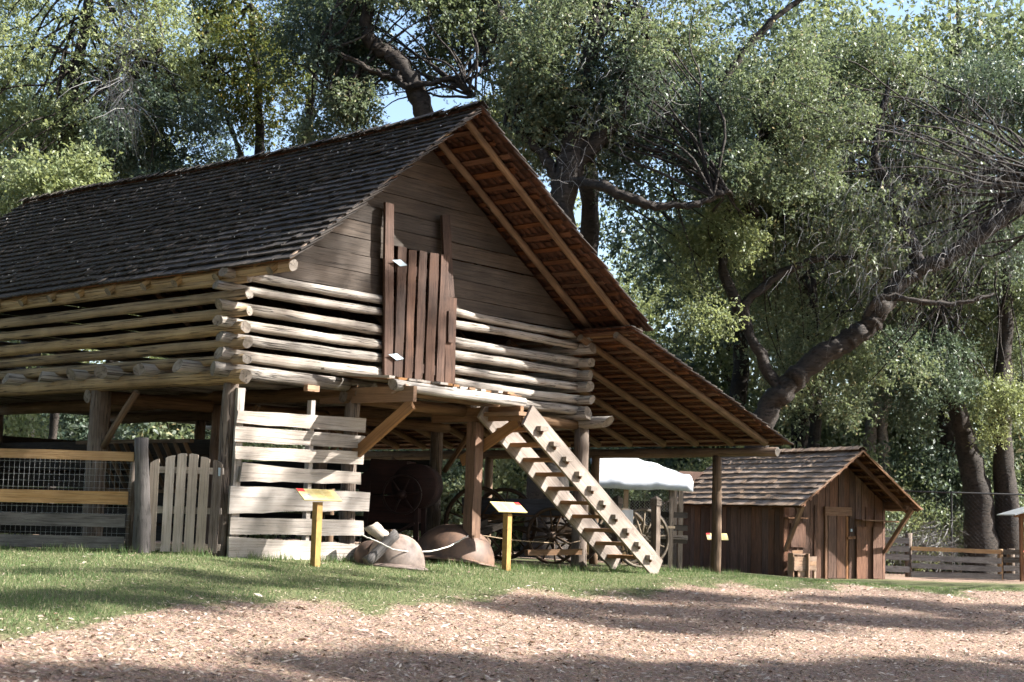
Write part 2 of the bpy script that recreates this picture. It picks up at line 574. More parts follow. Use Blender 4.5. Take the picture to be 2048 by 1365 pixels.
g_o['kind'] = 'structure'
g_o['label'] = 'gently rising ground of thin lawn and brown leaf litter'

# ------------------------------------------------------------------ the barn (its frame: x along the gable, y along the long side)
barn = thing('log_barn', 'large log barn raised on posts with dark shingled roof and deep lean-to', 'barn', P0, BA)
WG = 7.85          # gable width
TL = 10.4          # crib length
T0, T1 = -1.4, 11.8  # roof overhangs
RIDGE = (3.54, 7.04)
EL = (-0.18, 4.09)
ER = (8.19, 4.05)

crib = sub('log_crib', barn)
zl = [2.51, 2.75, 2.99, 3.20, 3.43, 3.68, 3.89]
for k, z in enumerate(zl):
    big = {0: 0.108, 1: 0.080, 2: 0.086, 3: 0.096, 4: 0.076, 5: 0.088, 6: 0.070}[k]
    a = rnd.uniform(-0.01, 0.02)
    log('log', (0.0, -0.27 + rnd.uniform(-.06, .05), z), (0.0, TL + 0.3, z + a), big * .95, big * rnd.uniform(0.85, 1.0), crib, 'log', bend=0.04, seg=12, n=12, cut=0.25)
    # far long side
    log('log', (WG, -0.3 + rnd.uniform(-.05, .05), z + .03), (WG, TL + 0.3, z + a), big * 1.05, big * 0.9, crib, 'log_grey', bend=0.03, seg=8, cut=0.25)
zg = [2.60, 2.83, 3.06, 3.28, 3.51, 3.78, 3.985]
for k, z in enumerate(zg):
    r = {0: 0.100, 1: 0.090, 2: 0.078, 3: 0.080, 4: 0.087, 5: 0.069, 6: 0.073}[k]
    x0 = -0.30 + rnd.uniform(-.07, .08)
    if k == 0:
        log('log', (x0, 0, z), (2.2, 0, z - .02), r, r * .95, crib, 'log_grey', bend=0.01, seg=9, n=12, cut=0.35)
        log('log', (4.75, 0, z), (WG + .12, 0, z), r * .9, r * .9, crib, 'log_grey', bend=0.01, seg=8, n=12)
    else:
        log('log', (x0, 0, z), (2.93, 0, z + rnd.uniform(-.02, .02)), r * .95, r * .98, crib, 'log_grey', bend=0.035, seg=11, n=12, cut=0.45)
        log('log', (4.40, 0, z + rnd.uniform(-.02, .02)), (WG + .12, 0, z - .03), r, r * .95, crib, 'log_grey', bend=0.04, seg=11, n=12, cut=0.3)
    log('log', (-.25, TL, z), (WG + .2, TL, z), r, r, crib, 'log_grey', bend=0.02, seg=5)
# plates under the eaves
log('log', (0.0, -1.22, 4.0), (0.0, TL + .9, 4.0), 0.075, 0.08, crib, 'log', bend=0.03, seg=12, n=12, cut=.2)
log('log', (WG, -1.15, 3.98), (WG, TL + .9, 3.98), 0.095, 0.09, crib, 'pole', bend=0.02, seg=8)
log('log', (0.30, -0.9, 4.075), (-0.06, -0.45, 4.06), 0.05, 0.05, crib, 'log')

floor = sub('loft_floor', barn)
for t in (0.68, 1.72, 2.62, 3.52, 4.4, 5.33, 6.25, 7.2, 8.1, 9.0, 9.9):
    log('joist', (-0.38 + rnd.uniform(-.07, .07), t, 2.655), (WG + .1, t, 2.66), rnd.uniform(0.088, 0.112), 0.09, floor, 'log_grey', seg=5, cut=0.5)
for k in range(29):
    w = 0.14 + k * 0.262
    plank('floor_board', (w, 0.09, 2.765), (w, TL - .1, 2.765), 0.255, 0.03, floor, 'plank_dark', n=3)

# gable wall of wide boards
gw = sub('gable_wall', barn)


def roof_in(z, off):
    """left and right ends of a board at height z under the roof"""
    sl = (RIDGE[1] - EL[1]) / (RIDGE[0] - EL[0])
    sr = (RIDGE[1] - ER[1]) / (ER[0] - RIDGE[0])
    zz = z + off
    return RIDGE[0] - (RIDGE[1] - zz) / sl, RIDGE[0] + (RIDGE[1] - zz) / sr


def board(z0, z1, lim0=None, lim1=None, t=0.03):
    a0, b0 = roof_in(z0, 0.20)
    a1, b1 = roof_in(z1, 0.20)
    if b1 < a1:
        mid = (a1 + b1) / 2
        a1 = b1 = mid
    a0, a1 = max(a0, 0.0), max(a1, 0.0)
    b0, b1 = min(b0, WG), min(b1, WG)
    if lim0 is not None:
        a0, a1 = max(a0, lim0), max(a1, lim0)
    if lim1 is not None:
        b0, b1 = min(b0, lim1), min(b1, lim1)
    dz = 0.004
    cx_, cz_ = (a0 + b0) / 2, (z0 + z1) / 2
    tilt = rnd.uniform(-.010, .010)
    d0 = t + rnd.uniform(-.007, .007)
    nseg = 5
    bot, top = [], []
    for q in range(nseg + 1):
        s = q / nseg
        bot.append((a0 + (b0 - a0) * s - cx_, d0 + tilt, z0 + dz + rnd.uniform(-.006, .006) - cz_))
        top.append((a1 + (b1 - a1) * s - cx_, d0 - tilt, z1 - dz + rnd.uniform(-.004, .004) - cz_))
    if b1 - a1 < 0.02:
        top = [top[0]]
    prism('board', bot + top[::-1], (0, 0.028, 0), gw, 'siding', Matrix.Translation((cx_, 0, cz_)))


for z0, z1 in ((4.055, 4.35), (4.35, 4.62), (4.62, 4.88)):
    board(z0, z1, lim1=2.9)
for z0, z1 in ((4.035, 4.245), (4.245, 4.555), (4.555, 4.86)):
    board(z0, z1, lim0=4.3)
for z0, z1 in ((4.88, 5.15), (5.15, 5.42), (5.42, 5.70), (5.70, 6.045), (6.045, 6.35), (6.35, 6.62), (6.62, 6.83)):
    board(z0, z1)
for z0, z1 in ((4.05, 4.4), (4.4, 4.75), (4.75, 5.1), (5.1, 5.45), (5.45, 5.8), (5.8, 6.2), (6.2, 6.6), (6.6, 6.83)):
    board(z0, z1, t=TL + .02)
for w, z0, z1 in ((0.9, 4.0, 4.7), (1.9, 4.0, 5.5), (5.2, 4.0, 5.7), (6.4, 4.0, 5.0)):
    plank('stud', (w, 0.115, z0), (w, 0.115, z1), 0.09, 0.08, gw, 'plank_dark', up=(0, 1, 0))

# loft door
ld = sub('loft_door', barn)
plank('jamb', (2.83, -0.115, 5.50), (2.94, -0.135, 2.72), 0.19, 0.05, ld, 'door_wood', up=(0, 1, 0), n=6)
plank('jamb', (4.13, -0.10, 5.53), (4.30, -0.11, 4.2), 0.19, 0.05, ld, 'door_wood', up=(0, 1, 0))
plank('jamb', (4.31, -0.12, 4.2), (4.33, -0.125, 2.72), 0.24, 0.05, ld, 'door_wood', up=(0, 1, 0))
plank('stop_block', (4.27, -0.165, 3.95), (4.29, -0.165, 3.45), 0.12, 0.04, ld, 'door_wood', up=(0, 1, 0))
for x0, x1, wd, zt in ((3.105, 3.12, 0.185, 4.84), (3.34, 3.345, 0.17, 4.82), (3.575, 3.575, 0.175, 4.84), (3.83, 3.825, 0.20, 4.85), (4.08, 4.07, 0.175, 4.86)):
    plank('door_board', (x0, -0.17, zt), (x1, -0.165, 2.78), wd, 0.03, ld, 'door_wood', up=(0, 1, 0), n=6, wob=.007)
for z in (4.62, 3.08):
    plank('batten', (2.99, -0.14, z - .12), (4.19, -0.14, z - .12), 0.15, 0.026, ld, 'door_wood', up=(0, 1, 0))
for z in (4.575, 3.09):
    # diamond strap hinge
    pts = [(2.87, 0, 0), (2.98, 0, 0.032), (3.05, 0, 0.055), (3.21, 0, 0.0), (3.05, 0, -0.055), (2.98, 0, -0.032)]
    pts = [(p[0] - 3.03, 0, p[2] - (p[0] - 3.03) * 0.1) for p in pts]
    prism('hinge', pts, (0, 0.008, 0), ld, 'galvanised', Matrix.Translation((3.03, -0.2, z)))

# posts under the crib
pb = [(0.05, 0.06, 2.42, 0.13, 'post'), (2.40, 0.05, 2.44, 0.115, 'post'), (0.05, 3.25, 2.42, 0.15, 'post'), (0.05, 6.8, 2.42, 0.14, 'post'), (0.05, 10.3, 2.42, 0.14, 'post'),
      (2.4, 3.3, 2.36, 0.12, 'post_brown'), (2.4, 6.9, 2.36, 0.12, 'post_brown'), (5.0, 3.6, 2.36, 0.12, 'post'), (5.0, 7.2, 2.36, 0.12, 'post'),
      (8.02, 0.02, 2.30, 0.145, 'post'), (7.9, 3.5, 2.42, 0.13, 'post'), (7.9, 7.0, 2.42, 0.13, 'post'), (7.9, 10.3, 2.42, 0.13, 'post'), (4.9, 10.3, 2.4, .12, 'post'), (2.4, 10.3, 2.4, .12, 'post')]
for w, t, zt, r, mt in pb:
    g0 = float(gz(bw(w, t).x, bw(w, t).y))
    log('post', (w + rnd.uniform(-.03, .03), t, g0 - .25), (w, t, zt), r * 1.05, r * .95, barn, mt, n=8, seg=8, bend=0.03, lump=.10)
# squared corner post look: flat slabs nailed on the corner post
plank('corner_slab', (0.10, -0.085, -0.1), (0.10, -0.085, 2.36), 0.13, 0.06, barn, 'plank_grey', up=(0, 1, 0), n=7, wob=.012)
# cap log over the right corner post
log('cap_log', (7.98, -0.62, 2.39), (7.98, 0.9, 2.38), 0.10, 0.14, barn, 'log_grey', seg=5, cut=.9)
# girders carrying the joists
gd = sub('girders', barn)
for w, z in ((2.4, 2.46), (5.0, 2.44)):
    log('girder', (w, -0.12, z), (w, 5.2, z + .03), 0.125, 0.105, gd, 'pole', seg=8, lump=.12)
    log('girder', (w, 5.1, z), (w, TL, z + .02), 0.12, 0.11, gd, 'pole', seg=6, lump=.12)
log('girder', (-0.1, 3.4, 2.33), (WG + .2, 3.4, 2.36), 0.10, 0.10, gd, 'pole', seg=6)
log('girder', (2.2, 0.06, 2.40), (WG + .1, 0.06, 2.34), 0.10, 0.095, gd, 'pole', seg=8)
for (a, b) in (((0.05, 3.1, 1.55), (0.05, 2.3, 2.38)), ((2.4, 3.2, 1.5), (2.4, 2.3, 2.35)), ((2.4, 3.4, 1.6), (3.2, 3.4, 2.3)), ((7.9, 3.3, 1.5), (7.9, 2.5, 2.4)), ((5.0, 3.5, 1.6), (5.0, 2.7, 2.35))):
    log('brace', a, b, 0.05, 0.05, gd, 'pole', seg=3)

# weathered plank wall beside the corner post
pw = sub('plank_wall', barn)
PW = [((2.03, 1.85), (2.08, 1.87), -.02, 2.44), ((1.81, 1.59), (1.82, 1.63), -.02, 2.45), ((1.53, 1.35), (1.58, 1.38), -.02, 2.45), ((1.30, 1.04), (1.25, 1.09), 0.10, 2.40),
      ((0.98, 0.60), (0.97, 0.69), -.06, 2.62), ((0.54, 0.31), (0.54, 0.31), -.03, 2.50), ((0.28, -0.12), (0.18, -0.17), -.05, 2.48)]
for (l, r_, a, b) in PW:
    cz_ = (l[0] + l[1] + r_[0] + r_[1]) / 4
    ns = 9
    top, bot = [], []
    for q in range(ns + 1):
        s = q / ns
        wv = .012 if l[0] - l[1] > .25 else .006
        top.append((a + (b - a) * s - 1.2 + (rnd.uniform(-.02, .02) if q in (0, ns) else 0), 0, l[0] + (r_[0] - l[0]) * s - cz_ + rnd.uniform(-wv, wv)))
        bot.append((a + (b - a) * s - 1.2 + (rnd.uniform(-.02, .02) if q in (0, ns) else 0), 0, l[1] + (r_[1] - l[1]) * s - cz_ + rnd.uniform(-wv, wv)))
    prism('plank', bot + top[::-1], (0, 0.035, 0), pw, 'plank_grey', Matrix.Translation((1.2, -0.185 + rnd.uniform(-.01, .01), cz_)))
plank('stud', (1.42, -0.10, -0.2), (1.42, -0.10, 2.28), 0.075, 0.09, pw, 'plank_grey', up=(0, 1, 0), n=6)
plank('cleat', (1.30, -0.10, 2.46), (1.52, -0.10, 2.46), 0.09, 0.09, pw, 'box_wood')

# rails and stall boards deeper under the loft
st = sub('stalls', barn)
for z in (0.45, 0.85, 1.25, 1.6):
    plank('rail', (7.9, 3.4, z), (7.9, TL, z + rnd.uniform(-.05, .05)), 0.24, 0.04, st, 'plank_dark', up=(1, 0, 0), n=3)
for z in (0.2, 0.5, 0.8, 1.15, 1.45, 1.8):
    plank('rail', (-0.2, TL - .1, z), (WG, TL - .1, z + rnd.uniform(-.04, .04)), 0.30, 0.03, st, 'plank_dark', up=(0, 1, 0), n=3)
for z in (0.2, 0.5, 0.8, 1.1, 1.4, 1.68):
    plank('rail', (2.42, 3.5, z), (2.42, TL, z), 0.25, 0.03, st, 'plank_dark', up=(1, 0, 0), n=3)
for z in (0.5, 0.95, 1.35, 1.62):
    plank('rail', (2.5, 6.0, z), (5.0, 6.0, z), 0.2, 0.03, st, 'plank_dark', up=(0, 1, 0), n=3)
for k in range(11):   # hay rack slats
    t = 3.5 + k * 0.28
    plank('rack_slat', (2.34, t, 0.95), (1.85, t, 1.75), 0.07, 0.03, st, 'pole', up=(0, 1, 0), n=2)
plank('rack_rail', (1.85, 3.3, 1.75), (1.85, 6.6, 1.75), 0.08, 0.06, st, 'pole')
plank('rack_rail', (2.36, 3.3, 0.93), (2.36, 6.6, 0.93), 0.08, 0.06, st, 'pole')


# ------------------------------------------------------------------ shingle roofs
def shingle_mesh(w, ln, tb, mats, seed):
    q = random.Random(seed)
    e = [q.uniform(-.006, .006) for _ in range(4)]
    c = q.uniform(-.002, .002)
    V = [(0, e[0], 0), (w, e[1], c), (w, ln, 0), (0, ln, 0), (0, e[0], tb), (w, e[1], tb + c), (w, ln, .006), (0, ln, .006)]
    Fc = [(3, 2, 1, 0), (4, 5, 6, 7), (0, 1, 5, 4), (1, 2, 6, 5), (2, 3, 7, 6), (3, 0, 4, 7)]
    return mk('shingle', V, Fc, mats, [1, 0, 0, 0, 0, 0])


def lay_roof(parent, O, X, Yv, length, slope_len, expo, wrange, mats, n_parts, key, sag=None, butt=0.028, tail=0.04, smesh=None, jit=0.011, tiltf=0.55):
    """lay courses of shingles on a plane; the n_parts with the smallest key become objects, the rest one joined part"""
    O, X, Yv = Vector(O), Vector(X).normalized(), Vector(Yv).normalized()
    Zn = X.cross(Yv)
    flip = Zn.z < 0
    if flip:
        Zn = -Zn
    rows = int(round(slope_len / expo))
    items = []
    for r in range(rows):
        x = -rnd.uniform(0, wrange[0])
        wave = rnd.random() * 6
        while x < length:
            w = rnd.uniform(*wrange)
            xa = max(x, 0.0 + rnd.uniform(-.03, .01))
            xb = min(x + w, length + rnd.uniform(-.01, .03))
            if xb - xa > 0.04:
                yy = r * expo - tail * (r == 0) + rnd.uniform(-jit, jit) + 0.012 * math.sin((xa + wave) * 1.1)
                lift = rnd.uniform(0.0, 0.004) if rnd.random() < .8 else rnd.uniform(.004, .018)
                items.append((xa, yy, xb - xa - rnd.uniform(.002, .012), lift, r))
            x += w
    lnS = expo * 2.35
    tilt = math.atan2(butt * 1.25, expo)
    pos = []
    for it in items:
        xa, yy, w, lift, r = it
        p = O + X * xa + Yv * yy
        if sag:
            p = p + Vector((0, 0, sag(p)))
        pos.append(p)
    order = sorted(range(len(items)), key=lambda k: key(pos[k]))
    chosen = set(order[:n_parts])
    vars_ = smesh
    Vs, Fs, MI = [], [], []
    base_f = np.array([(3, 2, 1, 0), (4, 5, 6, 7), (0, 1, 5, 4), (1, 2, 6, 5), (2, 3, 7, 6), (3, 0, 4, 7)])
    for k, it in enumerate(items):
        xa, yy, w, lift, r = it
        ang = -(tilt * tiltf)
        yd = (Yv * math.cos(ang) + Zn * math.sin(ang)).normalized()
        zd = (Zn * math.cos(ang) - Yv * math.sin(ang)).normalized()
        lnk = max(min(lnS, slope_len - yy), .06)
        p = pos[k] + Zn * (butt * 0.75 + lift + rnd.uniform(0, .002))
        if k in chosen:
            mi_ = rnd.randrange(len(vars_))
            w0, me_ = vars_[mi_]
            xx = X if not flip else -X
            pp = p if not flip else p + X * w
            M = Matrix((xx * (w / w0), yd * (lnk / lnS), zd)).transposed().to_4x4()
            M.translation = pp
            mesh_obj('shingle', me_, parent, M)
        else:
            tb = butt * rnd.uniform(.8, 1.25)
            e = [rnd.uniform(-.008, .008) for _ in range(2)]
            loc = [(0, e[0], 0), (w, e[1], 0), (w, lnk, 0), (0, lnk, 0), (0, e[0], tb), (w, e[1], tb), (w, lnk, .006), (0, lnk, .006)]
            for (a, b_, c) in loc:
                q = p + X * a + yd * b_ + zd * c
                Vs.append((q.x, q.y, q.z))
            f = base_f + 8 * (len(Vs) // 8 - 1)
            Fs.append(f[:, ::-1] if flip else f)
            MI += [1, 0, 0, 0, 0, 0]
    if Vs:
        me_ = mk_np('shingles', np.array(Vs), np.concatenate(Fs), mats, MI)
        o = mesh_obj('shingles', me_, parent)
        o['kind'] = 'stuff'


def barn_sag(p):
    s = min(max((p.y - T0) / (T1 - T0), 0), 1)
    h = min(max((p.z - 4.0) / 3.0, 0), 1)
    return -0.10 * h * math.sin(math.pi * min(1, s * 1.25)) if s < .8 else -0.10 * h * math.sin(math.pi * 1.0)


rf = sub('main_roof', barn)
MT = ['shingle_top', 'shingle_under']
SM = [(w_, shingle_mesh(w_, 0.47, 0.024 + 0.001 * k, MT, k)) for k, w_ in enumerate((0.12, 0.14, 0.16, 0.18, 0.15, 0.13))]
RM = [(w_, shingle_mesh(w_, 0.47, 0.024, ['shingle_top', 'shingle_top'], 60 + k)) for k, w_ in enumerate((0.12, 0.14, 0.16, 0.18, 0.15, 0.13))]
LR = T1 - T0
dl = Vector((RIDGE[0] - EL[0], 0, RIDGE[1] - EL[1]))
dr = Vector((RIDGE[0] - ER[0], 0, RIDGE[1] - ER[1]))
cam_b = Vector(((CAM - P0).dot(UX), (CAM - P0).dot(VX), CAM.z))
lay_roof(rf, (EL[0], T0, EL[1] - .05), (0, 1, 0), dl, LR, dl.length + .06, 0.2, (0.11, 0.19), MT, 300, lambda p: (p - cam_b).length, barn_sag, smesh=SM, butt=0.026, tiltf=.8)
lay_roof(rf, (ER[0], T0, ER[1] - .05), (0, 1, 0), dr, LR, dr.length + .06, 0.205, (0.11, 0.19), MT, 0, lambda p: 0, barn_sag, smesh=SM)
# ridge shingles lapped over the top
for k in range(64):
    t = T0 - .02 + k * 0.21
    if t > T1 - .1:
        break
    p = Vector((RIDGE[0] + rnd.uniform(-.02, .03), t, RIDGE[1] + .055))
    p.z += barn_sag(p) + 0.0
    for side, d_ in ((1, dl), (-1, dr)):
        dn = -d_.normalized()
        M = Matrix((Vector((0, 1, 0)) * side * -1, -dn, (Vector((0, 1, 0)) * side * -1).cross(-dn))).transposed().to_4x4()
        q = p + dn * 0.16
        M.translation = q + (Vector((0, .24, 0)) if side == 1 else Vector((0, 0, 0))) + Vector((0, 0, .004 * (k % 3) + .004 * (side == 1)))
        rot = Matrix.Rotation(R(rnd.uniform(4, 8)) * (-1 if side == 1 else 1), 4, 'Y')
        me_ = RM[(k * 2 + (side > 0)) % 6][1]
        o = mesh_obj('ridge_shingle', me_, rf, M @ Matrix.Rotation(R(rnd.uniform(-2, 2)), 4, 'Z') @ rot @ Matrix.Diagonal((1.6, 0.36, 0.8, 1)))


def slope_pts(E_, Rg, s, off):
    """point on a slope at fraction s from the eave, `off` below the top surface (normal)"""
    d = Vector((Rg[0] - E_[0], 0, Rg[1] - E_[1]))
    n = Vector((-d.z, 0, d.x)).normalized()
    if n.z < 0:
        n = -n
    return Vector((E_[0], 0, E_[1])) + d * s - n * off, n


def rafters(parent, E_, Rg, ts, off, r, s0, s1, mat='pole', nm='rafter'):
    for t in ts:
        a, n = slope_pts(E_, Rg, s0, off)
        b, n = slope_pts(E_, Rg, s1, off)
        a.y = t + rnd.uniform(-.03, .03)
        b.y = t
        b.z += barn_sag(b)
        log(nm, a, b, r * 1.1, r * .95, parent, mat, seg=8, bend=0.02, n=9, lump=.05)


def laths(parent, E_, Rg, cnt, off, t0, t1, w=0.085, th=0.03, mat='lath', s0=0.02, s1=.985):
    for k in range(cnt):
        s = s0 + (s1 - s0) * k / (cnt - 1)
        a, n = slope_pts(E_, Rg, s, off)
        b = a.copy()
        a.y = t0 + rnd.uniform(-.06, .1)
        b.y = t1
        m_ = (a + b) / 2
        m_.z += barn_sag(m_)
        zz = barn_sag(Vector((m_.x, 5, m_.z)))
        a.z += 0.3 * zz
        b.z += 0.3 * zz
        wd = w * rnd.uniform(.8, 1.25)
        plank('lath', a, b, wd, th, parent, mat, up=n, n=6, wob=.006, warp=.004)


rts = [-1.05, -0.25, .30, 1.22, 1.97, 2.89, 3.76, 4.57, 5.37, 6.2, 7.0, 7.8, 8.6, 9.4, 10.2, 11.0]
rafters(rf, EL, RIDGE, [-0.92] + rts[2:], 0.135, 0.062, -0.02, 0.985, 'log')
rafters(rf, ER, RIDGE, rts, 0.15, 0.062, 0.035, 0.985)
laths(rf, EL, RIDGE, 16, 0.08, T0 + .15, T1 - .1)
laths(rf, ER, RIDGE, 18, 0.055, T0 + .15, T1 - .1, w=.095, th=.04)
# rake boards under the shingle ends
for E_ in (EL, ER):
    a, n = slope_pts(E_, RIDGE, 0.0, 0.012)
    b, n = slope_pts(E_, RIDGE, 0.992, 0.012)
    a.y = b.y = T0 + .06
    b.z += barn_sag(b)
    plank('rake_board', a, b, 0.05, 0.016, rf, 'shingle_shed', up=n, n=8)
# eave board
a, n = slope_pts(EL, RIDGE, 0.0, 0.03)
b = a.copy()
a.y, b.y = T0 + .05, T1
plank('eave_board', a, b, 0.08, 0.02, rf, 'lath', up=n, n=10)
# fallen twigs, moss and leaves on the dark slope
Vs, Fs = [], []
nrm = dl.normalized().cross(Vector((0, 1, 0)))
if nrm.z < 0:
    nrm = -nrm
for k in range(380):
    s, t = rnd.random(), rnd.uniform(T0, T1)
    p = Vector((EL[0], t, EL[1])) + dl * s
    p.z += barn_sag(p)
    p += nrm * 0.075
    a = rnd.uniform(0, 6.28)
    ln, wd = (rnd.uniform(.03, .06), rnd.uniform(.012, .022)) if rnd.random() < .6 else (rnd.uniform(.08, .22), .004)
    e1 = dl.normalized() * math.cos(a) + Vector((0, 1, 0)) * math.sin(a)
    e1 = (e1 + nrm * rnd.uniform(-.1, .5)).normalized()
    e2 = nrm.cross(e1).normalized() * wd
    o = len(Vs)
    Vs += [tuple(p - e2), tuple(p + e1 * ln), tuple(p + e2), tuple(p + e1 * ln * .4 + nrm * wd)]
    Fs += [(o, o + 1, o + 3), (o + 1, o + 2, o + 3)]
o = mesh_obj('fallen_twigs', mk_np('fallen_twigs', np.array(Vs), np.array(Fs), 'twig_grey'), rf)
o['kind'] = 'stuff'

# ------------------------------------------------------------------ lean-to on the far side
lt = sub('lean_to', barn)
LTE = (13.06, 2.28)
LTR = (7.62, 4.02)
dlt = Vector((LTR[0] - LTE[0], 0, LTR[1] - LTE[1]))
lay_roof(lt, (LTE[0], T0, LTE[1] - .04), (0, 1, 0), dlt, LR, dlt.length + .1, 0.21, (0.11, 0.19), MT, 0, lambda p: 0, None, smesh=SM)
rafters(lt, LTE, LTR, [-1.05, -0.25, .62, 1.45, 2.3, 3.15, 4.0, 4.9, 5.8, 6.7, 7.6, 8.5, 9.4, 10.3, 11.2], 0.145, 0.066, 0.07, 1.0)
laths(lt, LTE, LTR, 22, 0.052, T0 + .1, T1, mat='lath', th=.04)
a, n = slope_pts(LTE, LTR, 0.0, 0.012)
b, n = slope_pts(LTE, LTR, 1.0, 0.012)
a.y = b.y = T0 + .05
plank('rake_board', a, b, 0.05, 0.016, lt, 'shingle_shed', up=n, n=8)
# two hanging brackets and the pole that carries the overhang
log('purlin', (8.06, -1.25, 4.0), (8.06, 0.35, 3.97), 0.06, 0.065, lt, 'pole', seg=5)
for t in (-0.98, -0.12):
    plank('hanger', (8.0, t, 4.22), (8.02, t, 3.84), 0.13, 0.06, lt, 'post_brown', up=(0, 1, 0))
    log('peg', (8.0, t - .12, 3.96), (8.0, t + .1, 3.96), 0.03, 0.03, lt, 'pole', seg=2, n=7)
log('eave_beam', (12.35, -1.48, 2.08), (12.35, 5.2, 2.06), 0.095, 0.105, lt, 'pole', seg=10)
log('eave_beam', (12.35, 5.1, 2.06), (12.35, 11.6, 2.06), 0.10, 0.10, lt, 'pole', seg=6)
for t in (-0.07, 3.02, 6.1, 9.2, 11.4):
    w = 12.35
    g0 = float(gz(bw(w, t).x, bw(w, t).y))
    log('post', (w, t, g0 - .2), (w, t, 2.0), 0.10, 0.092, lt, 'pole', seg=6, n=9, bend=.015)

# ------------------------------------------------------------------ landing and plank stairs
stairs = thing('loft_stairs', 'plank stairs with pegged treads and timber landing below the loft door', 'stairs', bw(0, 0), BA)
lan = sub('landing', stairs)
log('landing_log', (2.12, -1.08, 2.545), (5.08, -1.08, 2.50), 0.085, 0.08, lan, 'log_grey', seg=9, n=10, cut=.3)
log('landing_log', (2.3, -0.5, 2.53), (5.1, -0.5, 2.50), 0.08, 0.08, lan, 'pole', seg=5)
x = 1.98
while x < 5.15:
    w = rnd.uniform(.11, .19)
    plank('landing_plank', (x + w / 2, -1.02 - rnd.uniform(-.08, .14), 2.645 - .012 * (x - 2) + rnd.uniform(0, .012)), (x + w / 2 + rnd.uniform(-.02, .02), 0.12, 2.735 - .02 * (x - 2)), w - .01, 0.035, lan, 'plank_grey' if rnd.random() < .6 else 'lumber', n=3)
    x += w
plank('edge_plank', (1.55, -0.16, 2.765), (2.35, -0.45, 2.735), 0.12, 0.03, lan, 'plank_grey')
for w_, t_in, t_out, z in ((2.33, 0.7, -1.34, 2.415), (4.90, 0.75, -1.22, 2.31)):
    plank('beam', (w_, t_in, z + (.02 if w_ < 3 else 0)), (w_, t_out, z), 0.07, 0.23, stairs, 'lumber', n=5, wob=.002, warp=.002, endj=.003)
plank('brace', (2.335, -1.28, 2.27), (2.345, -0.08, 1.52), 0.065, 0.17, stairs, 'lumber', n=4, wob=.002, warp=.002)
plank('brace', (4.955, -1.10, 2.18), (4.965, 0.12, 1.55), 0.05, 0.17, stairs, 'lumber', n=4, wob=.002, warp=.002)
g0 = float(gz(bw(4.83, -.29).x, bw(4.83, -.29).y))
plank('post', (4.80, -0.29, g0 - .2), (4.83, -0.29, 2.19), 0.20, 0.20, stairs, 'post_brown', n=7, wob=.008, warp=.006, up=(0, 1, 0))
plank('ledger', (2.3, -0.9, 2.43), (2.3, -1.2, 2.55), 0.05, .03, stairs, 'box_wood')


def sz(w):
    return 2.08 - 0.673 * (w - 5.24)


sdir = Vector((1, 0, -0.673)).normalized()
sup = Vector((0.673, 0, 1)).normalized()
for t, (wa, wb) in ((-1.30, (4.93, 8.62)), (-0.50, (4.75, 8.5))):
    plank('stringer', (wa, t, sz(wa)), (wb, t, sz(wb)), 0.05, 0.39, stairs, 'stair_lumber', n=8, wob=.003, warp=.003, up=sup)
for k in range(11):
    w = 5.24 - 0.34 + k * 0.34
    z = sz(w)
    tr = plank('tread', (w, -1.28, z - .01), (w, -0.47, z - .01), 0.30, 0.062, stairs, 'lumber', n=3, wob=.003, warp=.002)
    if k > 0:
        # through tenons with a splintered wedge, on the outer face
        tn = plank('tenon', (0, 0, 0), (0.10, 0, 0), 0.20, 0.075, tr, 'stair_lumber', n=1, wob=.004)
        tn.matrix_basis = Matrix.Translation((-0.14, 0, 0.012))
        wd = plank('wedge', (0, 0, 0), (0, 0, .10), 0.022, 0.05, tr, 'post_brown', n=1)
        wd.matrix_basis = Matrix.Translation((-0.085, 0.0, -0.075)) @ Matrix.Rotation(R(-90), 4, 'Y')


# ------------------------------------------------------------------ board fence and picket gate on the near left
def gzf(x, y):
    return float(gz(x, y))


fence = thing('board_fence', 'mixed new and grey board fence with wire mesh left of the picket gate', 'fence', (-5.15, 20.72, 0))
FX0 = -9.5 + 5.15
fb = [('fence_new', 1.335, 1.335, 0.13, 0.04), ('fence_new', 0.735, 0.765, 0.175, 0.0), ('fence_old', 0.42, 0.45, 0.175, -0.03), ('fence_old', 0.115, 0.155, 0.165, -0.03)]
for mt, za, zb, wd, xe in fb:
    plank('board', (FX0, 0.0, za), (-0.07 + xe, -0.03, zb), wd, 0.035, fence, mt, up=(0, 1, 0), n=7, wob=.004)
log('gate_post', (0.16, -0.02, -0.25), (0.06, -0.03, 1.60), 0.125, 0.098, fence, 'fence_old', n=8, seg=8, lump=.1)
log('post', (-0.07, 0.14, -0.2), (-0.06, 0.14, 1.30), 0.06, 0.06, fence, 'post', n=7, seg=4)
log('post', (-3.2, 0.14, -0.2), (-3.2, 0.14, 1.45), 0.08, 0.07, fence, 'post', n=7, seg=4)
paths = []
for k in range(15):
    z = 0.08 + k * 0.088
    paths.append((smooth_path([(FX0, 0.03, z), (-2, 0.035, z + .01), (-0.05, 0.03, z + .025)], 3), np.full(7, .0022)))
for k in range(60):
    xx = FX0 + 0.07 * k
    paths.append((np.array([(xx, .034, .05), (xx, .034, 1.32)]), np.full(2, .0018)))
V_, F4 = tubes_np(paths, 4)
mesh_obj('wire_mesh', mk_np('wire_mesh', V_, F4, 'wire'), fence)

